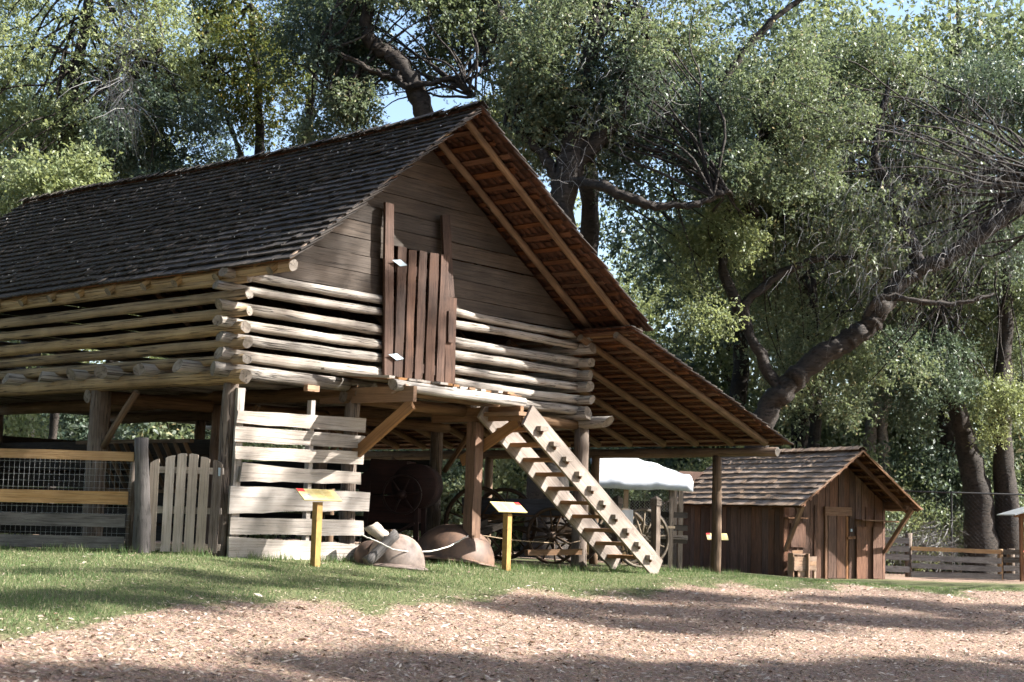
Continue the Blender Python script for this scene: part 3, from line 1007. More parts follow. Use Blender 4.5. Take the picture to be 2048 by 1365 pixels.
gate = thing('picket_gate', 'pale arched picket gate between leaning grey post and barn corner', 'gate', (-4.92, 20.78, 0.0))
hts = [1.28, 1.345, 1.385, 1.385, 1.34, 1.29]
for k in range(6):
    xx = 0.07 + 0.158 * k + (-.05 if k == 0 else 0) + (.015 if k == 5 else 0)
    w_ = 0.125
    h0, h1 = hts[k], hts[k]
    sl = (2.5 - k) * 0.012
    pts = [(-w_ / 2, 0, 0.03)]
    for q in range(6):
        s = q / 5
        pts.append((-w_ / 2 + w_ * s + .004 * k, 0, h0 + sl * (s - .5) * 2 - .012 * (2 * s - 1) ** 2))
    pts.append((w_ / 2 + .004, 0, 0.03))
    pts = [(p[2] - .6, p[0], 0) for p in pts]          # piece's own X is its length
    M = Matrix(((0, 1, 0), (0, 0, 1), (1, 0, 0))).to_4x4()
    M.translation = (xx, -0.03, 0.62)
    prism('picket', pts, (0, 0, 0.022), gate, 'picket' if k < 5 else 'post', M)
for z in (0.12, 0.62, 1.17):
    plank('rail', (0.0, 0.02, z), (0.97, 0.03, z), 0.09, 0.035, gate, 'picket', up=(0, 1, 0), n=2)
plank('hinge_plate', (0.92, -0.03, 1.22), (0.92, -0.03, 1.10), 0.03, 0.008, gate, 'galvanised', up=(0, 1, 0), n=1, wob=.001)


# ------------------------------------------------------------------ information signs
def make_sign(label, x, y, hgt, w=0.70, sc=1.0, rz=BA, paint='sign_paint', flip=False):
    t = thing('info_sign', label, 'sign', (x, y, gzf(x, y)), rz, 'information signs around the barn')
    plank('post', (0, 0, -.2), (0, 0, hgt - .10 * sc), 0.10 * sc, 0.10 * sc, t, paint, n=2, wob=.001, warp=.001, endj=.001)
    # slanted face: local X right, local -Y towards the reader and down
    M = Matrix.Translation((0, -0.02 * sc, hgt)) @ Matrix.Rotation(R(38), 4, 'X')
    fc = sub('face', t)
    fc.matrix_basis = M
    hw, hd = w / 2 * sc, 0.125 * sc

    def rect(nm, x0, y0, x1, y1, z, mt, th=0.004):
        prism(nm, [(x0, y0, z), (x1, y0, z), (x1, y1, z), (x0, y1, z)], (0, 0, th), fc, mt)
    rect('panel', -hw, -hd, hw, hd, -.012, 'sign_face', .016)
    rect('backing', -hw * .5, -hd * .6, hw * .5, hd * .6, -.032, 'dark_iron', .018)
    s = -1 if flip else 1
    a, b = sorted((-hw * s * .995, -hw * .62 * s))
    rect('red_corner', a, hd * .45, b, hd * .99, .0045, 'sign_red', .001)
    a, b = sorted((-hw * s * .85, -hw * .5 * s))
    rect('picture', a, -hd * .75, b, hd * .1, .0045, 'sign_photo', .001)
    for r in range(6):
        yy = hd * (.75 - .26 * r)
        for cxx in (-.2, .32):
            ln = rnd.uniform(.34, .42)
            if flip:
                rect('text_line', -hw * (cxx + ln), yy - hd * .07, -hw * cxx, yy + hd * .02, .0045, 'sign_ink', .001)
            else:
                rect('text_line', hw * cxx, yy - hd * .07, hw * (cxx + ln), yy + hd * .02, .0045, 'sign_ink', .001)
    return t


make_sign('yellow information sign in front of the weathered plank wall', -2.65, 21.0, 0.99)
make_sign('information sign with glaring white face left of the loft stairs', 0.01, 24.0, 1.0, flip=True)
make_sign('small information sign partly behind the lean-to post before the shed', 4.62, 33.0, 0.78, w=0.52, sc=.9, rz=R(5))
make_sign('yellow information sign before the rail fence at the picture edge', 14.45, 41.0, 0.78, w=0.7, rz=R(10))


# ------------------------------------------------------------------ kettles, firewood, rope
def lathe(name, prof, parent, mat, n=40, M=None, noise=0.0, seed=0):
    q = np.random.default_rng(seed)
    k = len(prof)
    an = np.linspace(0, 2 * np.pi, n, endpoint=False)
    P = np.array(prof)
    V_ = np.stack([P[:, None, 0] * np.cos(an), P[:, None, 0] * np.sin(an), np.repeat(P[:, None, 1], n, 1)], -1)
    if noise:
        V_ += q.normal(0, noise, V_.shape)
    i, j = np.meshgrid(np.arange(k - 1), np.arange(n), indexing='ij')
    j2 = (j + 1) % n
    Fq_ = np.stack([i * n + j, i * n + j2, (i + 1) * n + j2, (i + 1) * n + j], -1).reshape(-1, 4)
    me_ = mk_np(name, V_.reshape(-1, 3), Fq_, mat)
    shade_smooth(me_)
    return mesh_obj(name, me_, parent, M)


def make_kettle(label, loc, r, h, mat, tilt=(0, 0)):
    t = thing('iron_kettle', label, 'kettle', loc, 0, 'upturned iron kettles by the barn')
    prof = []
    for k in range(15):
        a = math.pi / 2 * k / 14
        prof.append((r * math.cos(a) ** .85 if k < 14 else 0.001, h * math.sin(a)))
    M = Matrix.Rotation(R(tilt[0]), 4, 'X') @ Matrix.Rotation(R(tilt[1]), 4, 'Y')
    lathe('bowl', prof, t, mat, M=M, n=48)
    lathe('rim', [(r * .97, .045), (r * 1.02, .03), (r * 1.16, .0), (r * 1.18, -.02), (r * 1.15, -.03), (r * .97, .0)], t, mat, M=M, n=48)
    return t


make_kettle('pale upturned iron kettle with split logs leaning on it', (-1.66, 22.55, gzf(-1.66, 22.55) - .02), 0.46, 0.50, 'rust_pale', (-4, 3))
make_kettle('rusty brown upturned kettle behind the stair post', (-0.86, 24.75, gzf(-.86, 24.75) + .0), 0.68, 0.62, 'rust_iron', (-6, 5))
make_kettle('small rusty kettle against the end of the plank wall', (-2.02, 22.62, gzf(-2.02, 22.62) - .02), 0.27, 0.36, 'rust_iron', (5, -6))

o = log('firewood_log', (-2.02, 21.95, -0.08), (-1.62, 22.2, 0.36), 0.085, 0.072, None, 'fence_old', seg=5, cut=.2, lump=.12)
tag(o, 'grey split log leaning against the pale kettle', 'log', 'split logs on the kettle')
o = log('firewood_log', (-2.03, 22.25, 0.47), (-1.75, 22.3, 0.27), 0.095, 0.07, None, 'picket', seg=5, cut=.5, lump=.2)
tag(o, 'pale stubby log lying on top of the pale kettle', 'log', 'split logs on the kettle')
pth = smooth_path([(-2.12, 22.05, .33), (-1.9, 22.0, .25), (-1.6, 22.0, .13), (-1.25, 22.6, .105), (-0.95, 23.4, .15), (-.62, 24.2, .33)], 7, .003, 3)
V_, F4 = tubes_np([(pth, np.full(len(pth), .011))], 6)
o = mesh_obj('rope', mk_np('rope', V_, F4, 'rope'))
tag(o, 'pale rope sagging from the stair post over the kettle', 'rope')
pth = smooth_path([(-.38, 24.4, .34), (.3, 25.2, .26), (1.0, 26.3, .22), (1.32, 26.9, .26)], 7, .003, 3)
V_, F4 = tubes_np([(pth, np.full(len(pth), .008))], 5)
o = mesh_obj('rope', mk_np('rope', V_, F4, 'rope_brown'))
tag(o, 'thin dark rope strung between stair post and barn corner post', 'rope')


# ------------------------------------------------------------------ wheels, wagon, cart, mill
def make_wheel(parent, r, M, mat='wheel_wood', ns=12, tyre='dark_iron', wth=.05):
    w = sub('wheel', parent)
    w.matrix_basis = M
    lathe('rim', [(r * .90, -wth / 2), (r * .985, -wth / 2), (r * .985, wth / 2), (r * .90, wth / 2), (r * .90, -wth / 2)], w, mat, n=36)
    lathe('tyre', [(r * .985, -wth / 2 - .003), (r, -wth / 2 - .003), (r, wth / 2 + .003), (r * .985, wth / 2 + .003)], w, tyre, n=36)
    lathe('hub', [(0.001, -.15), (.05, -.15), (.06, -.06), (.085, -.03), (.085, .03), (.06, .06), (.05, .17), (.001, .17)], w, mat, n=14)
    me_ = log_mesh(r * .86, .024, .017, mat, mat, n=6, seg=2, bend=0, lump=.03, seed=5)
    for k in range(ns):
        a = 2 * math.pi * k / ns + .13
        d = Vector((math.cos(a), math.sin(a), 0))
        mesh_obj('spoke', me_, w, frame(d * .06 + Vector((0, 0, .012 * (-1) ** k)), d * r * .9))
    return w


WGX, WGY = 0.0, 28.5
wag = thing('farm_wagon', 'old farm wagon with blue-grey box and spoked wheels under the loft', 'wagon', (WGX, WGY, gzf(WGX, WGY)), R(-24))
for (x, y, r) in ((-0.35, -0.55, 0.70), (-0.35, 0.65, 0.70), (1.15, -0.50, 0.52), (1.15, 0.60, 0.52)):
    make_wheel(wag, r, Matrix.Translation((x, y, r)) @ Matrix.Rotation(R(90), 4, 'X'), ns=14 if r > .6 else 12)
for x, r in ((-0.35, .70), (1.15, .52)):
    log('axle', (x, -0.6, r), (x, 0.7, r), 0.04, 0.04, wag, 'dark_iron', seg=2)
    plank('bolster', (x, -0.42, r + .12), (x, 0.5, r + .12), 0.10, 0.12, wag, 'wheel_wood')
bx = sub('wagon_box', wag)
plank('side_board', (-0.75, -0.42, 1.03), (1.35, -0.42, 1.03), 0.30, 0.03, bx, 'wagon_blue', up=(0, 1, 0))
plank('side_board', (-0.75, 0.48, 1.03), (1.35, 0.48, 1.03), 0.30, 0.03, bx, 'wagon_blue', up=(0, 1, 0))
plank('end_board', (1.34, -0.40, 1.03), (1.34, 0.47, 1.03), 0.28, 0.03, bx, 'wagon_blue', up=(1, 0, 0))
plank('end_board', (-0.74, -0.40, 1.03), (-0.74, 0.47, 1.03), 0.28, 0.03, bx, 'wagon_blue', up=(1, 0, 0))
for k in range(4):
    plank('bottom_board', (-0.75, -0.31 + .235 * k, 0.87), (1.5, -0.31 + .235 * k, 0.87), 0.22, 0.03, bx, 'lumber')
plank('reach', (-0.4, 0.05, .66), (1.9, 0.05, .56), 0.08, 0.08, wag, 'wheel_wood')
log('tongue', (1.2, 0.05, 0.5), (1.75, 0.05, 0.42), 0.045, 0.035, wag, 'wheel_wood', seg=4)
log('spring', (0.9, -.3, .74), (1.5, -.25, .66), 0.025, 0.02, wag, 'dark_iron', seg=4, bend=.08)
plank('footboard', (1.4, -0.35, 0.80), (1.4, 0.4, 0.80), 0.2, 0.03, wag, 'mill_red')

cart = thing('two_wheel_cart', 'pale wheeled cart standing behind the stairs near the capped posts', 'cart', (2.62, 31.4, gzf(2.62, 31.4)), R(20))
for y in (-0.5, 0.5):
    make_wheel(cart, 0.62, Matrix.Translation((0, y, .62)) @ Matrix.Rotation(R(90), 4, 'X'), mat='wheel_pale', ns=14, wth=.06)
log('axle', (0, -.6, .62), (0, .6, .62), 0.04, 0.04, cart, 'dark_iron', seg=2)
plank('bed', (-0.8, 0, .86), (0.8, 0, .86), 0.8, 0.05, cart, 'wheel_pale')
plank('side_panel', (-0.62, -0.58, 1.02), (-0.25, -0.58, 1.02), 0.34, 0.02, cart, 'white_board', up=(0, 1, 0), wob=.002)
log('shaft', (-0.6, -.35, .84), (-2.3, -.35, .5), 0.035, 0.03, cart, 'wheel_pale', seg=4)
log('shaft', (-0.6, .35, .84), (-2.3, .35, .5), 0.035, 0.03, cart, 'wheel_pale', seg=4)

mill = thing('fanning_mill', 'dark red hand-cranked grain mill with spoked flywheel deep under the loft', 'farm machine', (-2.0, 27.1, gzf(-2.0, 27.1)), R(-10))
for x, y in ((-0.45, -.3), (0.42, -.3), (-.45, .3), (.42, .3)):
    plank('leg', (x * 1.12, y, -.05), (x, y, 1.35), 0.09, 0.07, mill, 'mill_red')
prism('hopper', [(-.62, -.32, 1.1), (-.5, -.32, 1.1), (.25, -.32, 1.15), (.25, -.32, 1.72), (-.42, -.32, 1.75), (-.45, -.32, 1.55), (-.62, -.32, 1.45)], (0, .64, 0), mill, 'mill_red')
prism('side_panel', [(-.5, -.31, .62), (.4, -.31, .62), (.4, -.31, 1.1), (-.5, -.31, 1.1)], (0, .62, 0), mill, 'mill_red')
lathe('fan_drum', [(.001, -.33), (.40, -.33), (.40, .33), (.001, .33)], mill, 'mill_red', n=28, M=Matrix.Translation((.38, 0, 1.28)) @ Matrix.Rotation(R(90), 4, 'X'))
make_wheel(mill, 0.36, Matrix.Translation((0.2, -.42, 1.12)) @ Matrix.Rotation(R(90), 4, 'X'), mat='mill_red', ns=6, wth=.04)
plank('brace', (-.5, -.33, .1), (.42, -.33, .62), .06, .05, mill, 'mill_red')

for k, (x, y, h, lb) in enumerate(((2.86, 28.9, 1.42, 'square wooden post with pointed cap right of the stair foot'), (2.2, 30.0, 1.42, 'square wooden post with pointed cap seen between the stair stringers'))):
    t = thing('capped_post', lb, 'post', (x, y, gzf(x, y)), BA, 'capped wooden posts by the stairs')
    plank('shaft', (0, 0, -.2), (0, 0, h - .2), 0.13, 0.13, t, 'post', n=4, wob=.004)
    V_ = [(-.08, -.08, h - .2), (.08, -.08, h - .2), (.08, .08, h - .2), (-.08, .08, h - .2), (-.08, -.08, h - .07), (.08, -.08, h - .07), (.08, .08, h - .07), (-.08, .08, h - .07), (0, 0, h)]
    mesh_obj('cap', mk('cap', V_, [(3, 2, 1, 0), (0, 1, 5, 4), (1, 2, 6, 5), (2, 3, 7, 6), (3, 0, 4, 7), (4, 5, 8), (5, 6, 8), (6, 7, 8), (7, 4, 8)], 'post'), t)

# loose timber lying under the loft
tm = [((-1.4, 25.9, .1), (-.4, 27.3, .55)), ((-1.2, 26.2, .1), (-.1, 27.6, .5)), ((.35, 26.0, .05), (1.3, 26.5, .08))]
for k, (a, b) in enumerate(tm):
    o = plank('loose_beam', a, b, .14, .10, None, 'plank_dark' if k < 2 else 'lumber')
    tag(o, ['dark loose beam leaning behind the rusty brown kettle', 'second dark loose beam leaning behind the rusty brown kettle', 'short orange timber lying under the wagon'][k], 'beam')

# ------------------------------------------------------------------ white tarp shelter with wire pen behind the lean-to
tp = thing('tarp_shelter', 'animal pen with white tarp roof and wire mesh behind the lean-to', 'shelter', (3.3, 36.2, gzf(3.3, 36.2)))
tz = -gzf(3.3, 36.2)
nx, nyy = 16, 9
Vs = []
for a in range(nx + 1):
    for b in range(nyy + 1):
        s, q = a / nx, b / nyy
        x = -1.3 + 2.4 * s
        y = -0.6 + 3.0 * q
        z = 1.62 + 0.62 * math.sin(math.pi * min(q, .5)) - .05 * math.sin(q * 12 + s * 3) * .4 + .015 * math.sin(s * 31) - .03 * math.cos(s * 14) * (1 - q)
        hip = max(0, (s - .45) / .55)
        z -= 0.52 * hip * min(1, q * 2) ** 1
        Vs.append((x, y, z + tz))
    # hanging hem
for a in range(nx + 1):
    s = a / nx
    Vs.append((-1.3 + 2.4 * s, -0.64, 1.38 + tz + .008 * math.sin(s * 31) + .012 * math.sin(s * 11)))
nb = nyy + 1
Fs = []
for a in range(nx):
    for b in range(nyy):
        Fs.append((a * nb + b, (a + 1) * nb + b, (a + 1) * nb + b + 1, a * nb + b + 1))
h0 = (nx + 1) * nb
for a in range(nx):
    Fs.append((a * nb, h0 + a, h0 + a + 1, (a + 1) * nb))
me_ = mk('tarp', Vs, Fs, 'tarp', smooth=True)
o = mesh_obj('tarp', me_, tp)
md = o.modifiers.new('thick', 'SOLIDIFY')
md.thickness = 0.012
for x, y in ((-1.25, -.5), (-.48, -.5), (.60, -.5), (1.0, 1.0), (1.0, 2.3), (-1.2, 2.3)):
    plank('post', (x, y, -.2), (x, y, 1.56 + tz), .11, .11, tp, 'fence_new' if x < 0 else 'post', n=2)
for x0, x1, z in ((-1.25, 1.0, 1.50), (-1.25, 1.0, .28)):
    plank('rail', (x0, -.5, z + tz), (x1, -.5, z + tz), .09, .05, tp, 'post', up=(0, 1, 0), n=2)
for k in range(9):
    plank('pen_board', (-.1 + .125 * k, 2.2, .0), (-.1 + .125 * k, 2.2, 1.15 + tz), .11, .025, tp, 'plank_dark', up=(0, 1, 0), n=2)
for z in (.2, .5, .8):
    plank('pen_rail', (.05, -.45, z + tz), (1.0, -.45, z + tz), .14, .03, tp, 'plank_dark', up=(0, 1, 0), n=2)


def mesh_wire(x0, x1, z0, z1, y, step, rad):
    P = []
    h = z1 - z0
    nn = int((x1 - x0 + h) / step)
    for k in range(nn):
        for s in (1, -1):
            xa = x0 - (h if s > 0 else 0) + k * step if s > 0 else x0 + k * step
            xb = xa + s * h
            p, q = np.array([xa, y, z0]), np.array([xb, y, z1])
            # clip to the panel
            ts = sorted([(x0 - xa) / (xb - xa), (x1 - xa) / (xb - xa)])
            ta, tb = max(0, ts[0]), min(1, ts[1])
            if tb - ta > .02:
                P.append((np.array([p + (q - p) * ta, p + (q - p) * tb]), np.full(2, rad)))
    return P


P_ = mesh_wire(-1.25, .6, .3 + tz, 1.5 + tz, -.46, .075, .0022)
V_, F4 = tubes_np(P_, 3)
mesh_obj('wire_mesh', mk_np('wire_mesh', V_, F4, 'wire'), tp)

# ------------------------------------------------------------------ shed
SH = Vector((6.82, 37.0, gzf(6.9, 36.9)))
SA = R(28.7)
shed = thing('plank_shed', 'small brown plank shed with wood shingle roof and overhanging gable', 'shed', SH, SA)
SW, SL = 3.3, 4.55
zb = -SH.z                  # local z that equals world z=0
SE = 1.12 + zb              # eave height (local)
SR = 2.53 + zb              # ridge
SO = 1.0                    # gable overhang
wl = sub('side_wall', shed)
x = 0.0
while x < SL - .02:
    w_ = min(rnd.uniform(.14, .30), SL - x)
    plank('board', (0 + rnd.uniform(-.012, .012), x + w_ / 2, -.15), (0, x + w_ / 2, SE + .15), w_ - .012, .025, wl, 'shed_board', up=(1, 0, 0), n=3)
    x += w_
plank('board', (SW, SL / 2, -.15), (SW, SL / 2, SE + .15), SL - .1, .025, wl, 'shed_board', up=(1, 0, 0), n=2)
plank('board', (SW / 2, SL, -.15), (SW / 2, SL, SR - .5), SW - .1, .025, wl, 'shed_board', up=(0, 1, 0), n=2)
fw = sub('gable_wall', shed)
x = 0.0
hs_ = (SR - SE) / (SW / 2 + .3)
while x < SW - .02:
    w_ = min(rnd.uniform(.13, .27), SW - x)
    if not (1.33 < x + w_ / 2 < 2.05):
        c = x + w_ / 2
        zt0 = SR - hs_ * abs(x - SW / 2) - .10
        zt1 = SR - hs_ * abs(x + w_ - SW / 2) - .10
        pts = [(-w_ / 2 + .006, 0, -.15), (w_ / 2 - .006, 0, -.15), (w_ / 2 - .006, 0, zt1), (-w_ / 2 + .006, 0, zt0)]
    else:
        c = x + w_ / 2
        zt0 = SR - hs_ * abs(x - SW / 2) - .10
        zt1 = SR - hs_ * abs(x + w_ - SW / 2) - .10
        pts = [(-w_ / 2 + .006, 0, 1.62), (w_ / 2 - .006, 0, 1.62), (w_ / 2 - .006, 0, zt1), (-w_ / 2 + .006, 0, zt0)]
    pts = [(p[2], p[0], 0) for p in pts]
    M = Matrix(((0, 1, 0), (0, 0, 1), (1, 0, 0))).to_4x4()
    M.translation = (c, rnd.uniform(-.012, .012), 0)
    prism('board', pts, (0, 0, .024), fw, 'shed_board', M)
    x += w_
for xx in (0.42, 0.98, 2.65, 2.95):
    plank('batten', (xx, -.022, -.1), (xx, -.022, 1.75), .06, .02, fw, 'shed_board', up=(0, 1, 0), n=2)
sdoor = sub('door', shed)
for xx, w_ in ((1.49, .26), (1.78, .28)):
    plank('door_board', (xx + .02, -.03, -.05), (xx + .02, -.03, 1.52), w_, .03, sdoor, 'shed_board', up=(0, 1, 0), n=3)
plank('jamb', (1.32, -.02, -.1), (1.32, -.02, 1.55), .07, .05, sdoor, 'shed_trim', up=(0, 1, 0))
plank('jamb', (2.0, -.02, -.1), (2.0, -.02, 1.55), .07, .05, sdoor, 'shed_trim', up=(0, 1, 0))
plank('lintel', (1.25, -.05, 1.62), (2.12, -.05, 1.62), .22, .06, sdoor, 'shed_trim', up=(0, 1, 0))
plank('latch', (1.98, -.08, .96), (2.22, -.08, .98), .06, .03, sdoor, 'shed_trim', up=(0, 1, 0))
prism('padlock', [(2.09, -.07, 1.12), (2.14, -.07, 1.12), (2.14, -.07, 1.19), (2.09, -.07, 1.19)], (0, .03, 0), sdoor, 'galvanised')
sr = sub('roof', shed)
MS = ['shingle_shed', 'shingle_under']
SMS = [(w_, shingle_mesh(w_, 0.56, 0.014 + .0012 * k, MS, 40 + k)) for k, w_ in enumerate((.16, .2, .24, .28, .22))]
dsl = Vector((SW / 2 + .30, 0, SR - SE))
lay_roof(sr, (-.30, -SO, SE), (0, 1, 0), dsl, SL + SO + .12, dsl.length + .03, 0.235, (.14, .27), MS, 300, lambda p: p.y, None, smesh=SMS, butt=.017, jit=.012, tiltf=1.15)
dsr = Vector((-(SW / 2 + .30), 0, SR - SE))
lay_roof(sr, (SW + .30, -SO, SE), (0, 1, 0), dsr, SL + SO + .12, dsr.length + .03, 0.235, (.14, .27), MS, 0, lambda p: p.y, None, smesh=SMS, butt=.016, jit=.012)
k = 0
t = -SO - .03
while t < SL + .1:
    for side, d_ in ((1, dsl), (-1, dsr)):
        dn = -d_.normalized()
        M = Matrix((Vector((0, -side, 0)), -dn, Vector((0, -side, 0)).cross(-dn))).transposed().to_4x4()
        p = Vector((SW / 2, t, SR + .075 + .012 * (side == 1)))
        M.translation = p + dn * .15 + (Vector((0, .25, 0)) if side == 1 else Vector((0, 0, 0)))
        mesh_obj('ridge_shingle', SMS[k % 5][1], sr, M @ Matrix.Rotation(R(-5) * side, 4, 'Y') @ Matrix.Diagonal((1.25, .28, .8, 1)))
        k += 1
    t += .22
for E_ in ((-.30, SE), (SW + .30, SE)):
    Rg = (SW / 2, SR)
    for q in range(9):
        a, n = slope_pts(E_, Rg, .03 + .115 * q, .075)
        b = a.copy()
        a.y, b.y = -SO + .03, SL + .05
        plank('lath', a, b, .075, .025, sr, 'lath', up=n, n=2)
    for t in (-SO + .35, .3, 1.6, 3.0, 4.4):
        a, n = slope_pts(E_, Rg, .02, .135)
        b, n = slope_pts(E_, Rg, .97, .135)
        a.y = b.y = t
        plank('rafter', a, b, .06, .10, sr, 'shed_board', up=n, n=2, wob=.002)
    a, n = slope_pts(E_, Rg, 0.0, .01)
    b, n = slope_pts(E_, Rg, .99, .01)
    a.y = b.y = -SO - .0
    plank('rake_board', a, b, .04, .04, sr, 'shed_trim', up=n, n=4)
for x0, x1 in ((.04, -.12), (SW - .04, SW + .12)):
    plank('bracket', (x0, -.02, .62), (x1, -SO + .15, 1.72), .09, .09, shed, 'shed_trim', n=2)
    plank('plate', (x1 + (.1 if x0 < 1 else -.1), -SO + .2, 1.76), (x1 + (.1 if x0 < 1 else -.1), SL, 1.76), .10, .10, shed, 'shed_board', n=2)
plank('shelf', (2.25, -.18, 1.42), (3.42, -.22, 1.40), .34, .03, shed, 'shed_trim', n=3)
plank('shelf', (0.0, -.10, 1.42), (.62, -.10, 1.42), .16, .03, shed, 'shed_trim', n=2)
for c in (2.45, 3.0):
    plank('shutter', (c, -.05, -.05), (c, -.05, 1.25), .30, .03, shed, 'shed_board', up=(0, 1, 0), n=3)
plank('shutter', (.42, -.04, .7), (.42, -.04, 1.3), .45, .03, shed, 'shed_board', up=(0, 1, 0), n=3)

# low plank box standing at the shed corner
fbx = SH + Vector((math.cos(SA) * .42 + .32 * .48, math.sin(SA) * .42 - .32 * .875, 0))
box = thing('plank_box', 'low two-part box of pale planks standing at the shed corner', 'box', (fbx.x, fbx.y, gzf(fbx.x, fbx.y)), SA)
for k in range(3):
    plank('front_board', (-.40, -.05, .22 + .115 * k), (-.02, -.05, .22 + .115 * k), .112, .03, box, 'box_wood', up=(0, 1, 0), n=2)
    plank('front_board', (.03, .07, .22 + .115 * k), (.40, .07, .22 + .115 * k), .112, .03, box, 'box_wood', up=(0, 1, 0), n=2)
plank('top_board', (-.40, .03, .56), (.02, .03, .56), .16, .03, box, 'box_wood', n=2)
plank('back_board', (-.33, .12, .60), (-.0, .12, .60), .10, .03, box, 'box_wood', up=(0, 1, 0), n=1)
plank('end_board', (.0, -.04, .0), (.0, -.04, .58), .20, .035, box, 'box_wood', up=(1, 0, 0), n=2)
plank('end_board', (-.40, .06, .0), (-.40, .06, .58), .20, .035, box, 'box_wood', up=(1, 0, 0), n=2)
plank('lower_board', (-.26, -.02, .09), (-.04, -.02, .09), .14, .03, box, 'box_wood', up=(0, 1, 0), n=1)
for xx in (.08, .38):
    plank('leg', (xx, .1, -.1), (xx, .1, .2), .06, .05, box, 'box_wood', n=1)

# ------------------------------------------------------------------ rail fence, chain-link fence and kiosk roof on the right
rfx = thing('rail_fence', 'dark weathered rail fence running right from the shed', 'fence', (12.03, 45.0, gzf(12.03, 45)))
z0 = -gzf(12.03, 45)
for x, h in ((0, .50), (2.75, .10), (5.6, .12)):
    log('post', (x, 0, -.3), (x, 0, h + z0), .11 if x == 0 else .09, .10 if x == 0 else .085, rfx, 'post' if x == 0 else 'fence_new', n=8, seg=3)
log('post', (3.1, .1, -.3), (3.1, .1, .12 + z0), .13, .12, rfx, 'post', n=8, seg=3)
for x0, x1, lst in ((-2.6, 0, ((.30, .16, 'fence_old'), (.05, .16, 'fence_old'), (-.20, .17, 'fence_old'), (-.55, .18, 'fence_old'))),
                    (0.05, 2.75, ((.045, .13, 'fence_new'), (-.22, .17, 'fence_old'), (-.47, .15, 'fence_old'), (-.70, .18, 'fence_old'))),
                    (2.8, 6.5, ((.03, .15, 'plank_dark'), (-.2, .17, 'plank_dark'), (-.45, .17, 'fence_old'), (-.70, .18, 'fence_old')))):
    for z, w_, mt in lst:
        plank('rail', (x0, -.09, z + z0 + rnd.uniform(-.02, .02)), (x1, -.09, z + z0 - .03), w_, .04, rfx, mt, up=(0, 1, 0), n=4)
clf = thing('chain_link_fence', 'tall black chain-link fence with top rail behind the rail fence', 'fence', (14.3, 48.3, gzf(14.3, 48.3)))
z0 = -gzf(14.3, 48.3)
V_, F4 = tubes_np([(np.array([(-9.0, 0, 1.86 + z0), (0, 0, 1.82 + z0), (9, 0, 1.80 + z0)]), np.full(3, .032))], 6)
mesh_obj('top_rail', mk_np('top_rail', V_, F4, 'black_metal'), clf)
for x in (-6, -3, 0, 3, 6):
    V_, F4 = tubes_np([(np.array([(x, 0, -.3), (x, 0, 1.86 + z0)]), np.full(2, .035))], 6)
    mesh_obj('post', mk_np('post', V_, F4, 'black_metal'), clf)
P_ = mesh_wire(-9, 9, 0, 1.82 + z0, .03, .14, .0035)
V_, F4 = tubes_np(P_, 3)
mesh_obj('wire_mesh', mk_np('wire_mesh', V_, F4, 'black_metal'), clf)
kio = thing('well_roof', 'corner of a small pale metal roof on a post at the picture edge', 'roof', (15.5, 43.5, gzf(15.5, 43.5)))
z0 = -gzf(15.5, 43.5)
prism('sheet', [(-1.05, -.8, 1.12 + z0), (.3, -.8, 1.55 + z0), (.3, .8, 1.55 + z0), (-1.05, .8, 1.12 + z0)], (0, 0, -.03), kio, 'tin_roof')
prism('sheet', [(.31, -.8, 1.55 + z0), (1.6, -.8, 1.12 + z0), (1.6, .8, 1.12 + z0), (.31, .8, 1.55 + z0)], (0, 0, -.03), kio, 'tin_roof')
for x in (-.6, 1.2):
    plank('post', (x, 0, -.2), (x, 0, 1.22 + z0), .1, .1, kio, 'post_brown', n=2)
plank('beam', (-.8, 0, 1.10 + z0), (1.4, 0, 1.10 + z0), .08, .1, kio, 'lumber', n=2)


# ------------------------------------------------------------------ trees
def leaf_mesh(name, C_, rad, n_twig, per, size, mat, seed, droop=0.3, shell=2.0, flat=0.8):
    """leaves set along short twigs spread through clumps (C_, rad)"""
    q = np.random.default_rng(seed)
    C_ = np.asarray(C_, float)
    rad = np.asarray(rad, float)
    pr = rad ** 2.2
    idx = q.choice(len(C_), n_twig, p=pr / pr.sum())
    d = q.normal(size=(n_twig, 3))
    d /= np.linalg.norm(d, axis=1)[:, None]
    rr = rad[idx] * q.random(n_twig) ** (1 / shell)
    o = C_[idx] + d * rr[:, None] * np.array([1, 1, flat])
    td = d * 0.7 + q.normal(size=(n_twig, 3)) * 0.6 + np.array([0, 0, -droop])
    td /= np.linalg.norm(td, axis=1)[:, None]
    tl = q.uniform(0.25, 0.65, n_twig)
    s = (np.arange(per) + q.random((n_twig, per))) / per
    p = o[:, None, :] + td[:, None, :] * (s * tl[:, None])[:, :, None] + q.normal(size=(n_twig, per, 3)) * 0.03
    ld = td[:, None, :] * 0.5 + q.normal(size=(n_twig, per, 3)) * 0.75 + np.array([0, 0, -droop * .6])
    ld /= np.linalg.norm(ld, axis=2)[:, :, None]
    p = p.reshape(-1, 3)
    ld = ld.reshape(-1, 3)
    nn = q.normal(size=p.shape) + np.array([0, 0, 0.8])
    sd_ = np.cross(ld, nn)
    sd_ /= np.linalg.norm(sd_, axis=1)[:, None] + 1e-9
    nn = np.cross(sd_, ld)
    L = size * 0.86 * q.uniform(0.5, 1.55, len(p))[:, None]
    w = L * q.uniform(.20, .30, len(p))[:, None]
    b0 = p
    tip = p + ld * L - nn * L * .12
    m1 = p + ld * L * .45 + sd_ * w + nn * w * .35
    m2 = p + ld * L * .45 - sd_ * w + nn * w * .35
    Vv = np.stack([b0, m1, tip, m2], 1).reshape(-1, 3)
    Ff = np.arange(len(p) * 4).reshape(-1, 4)
    return mk_np(name, Vv, Ff, mat)


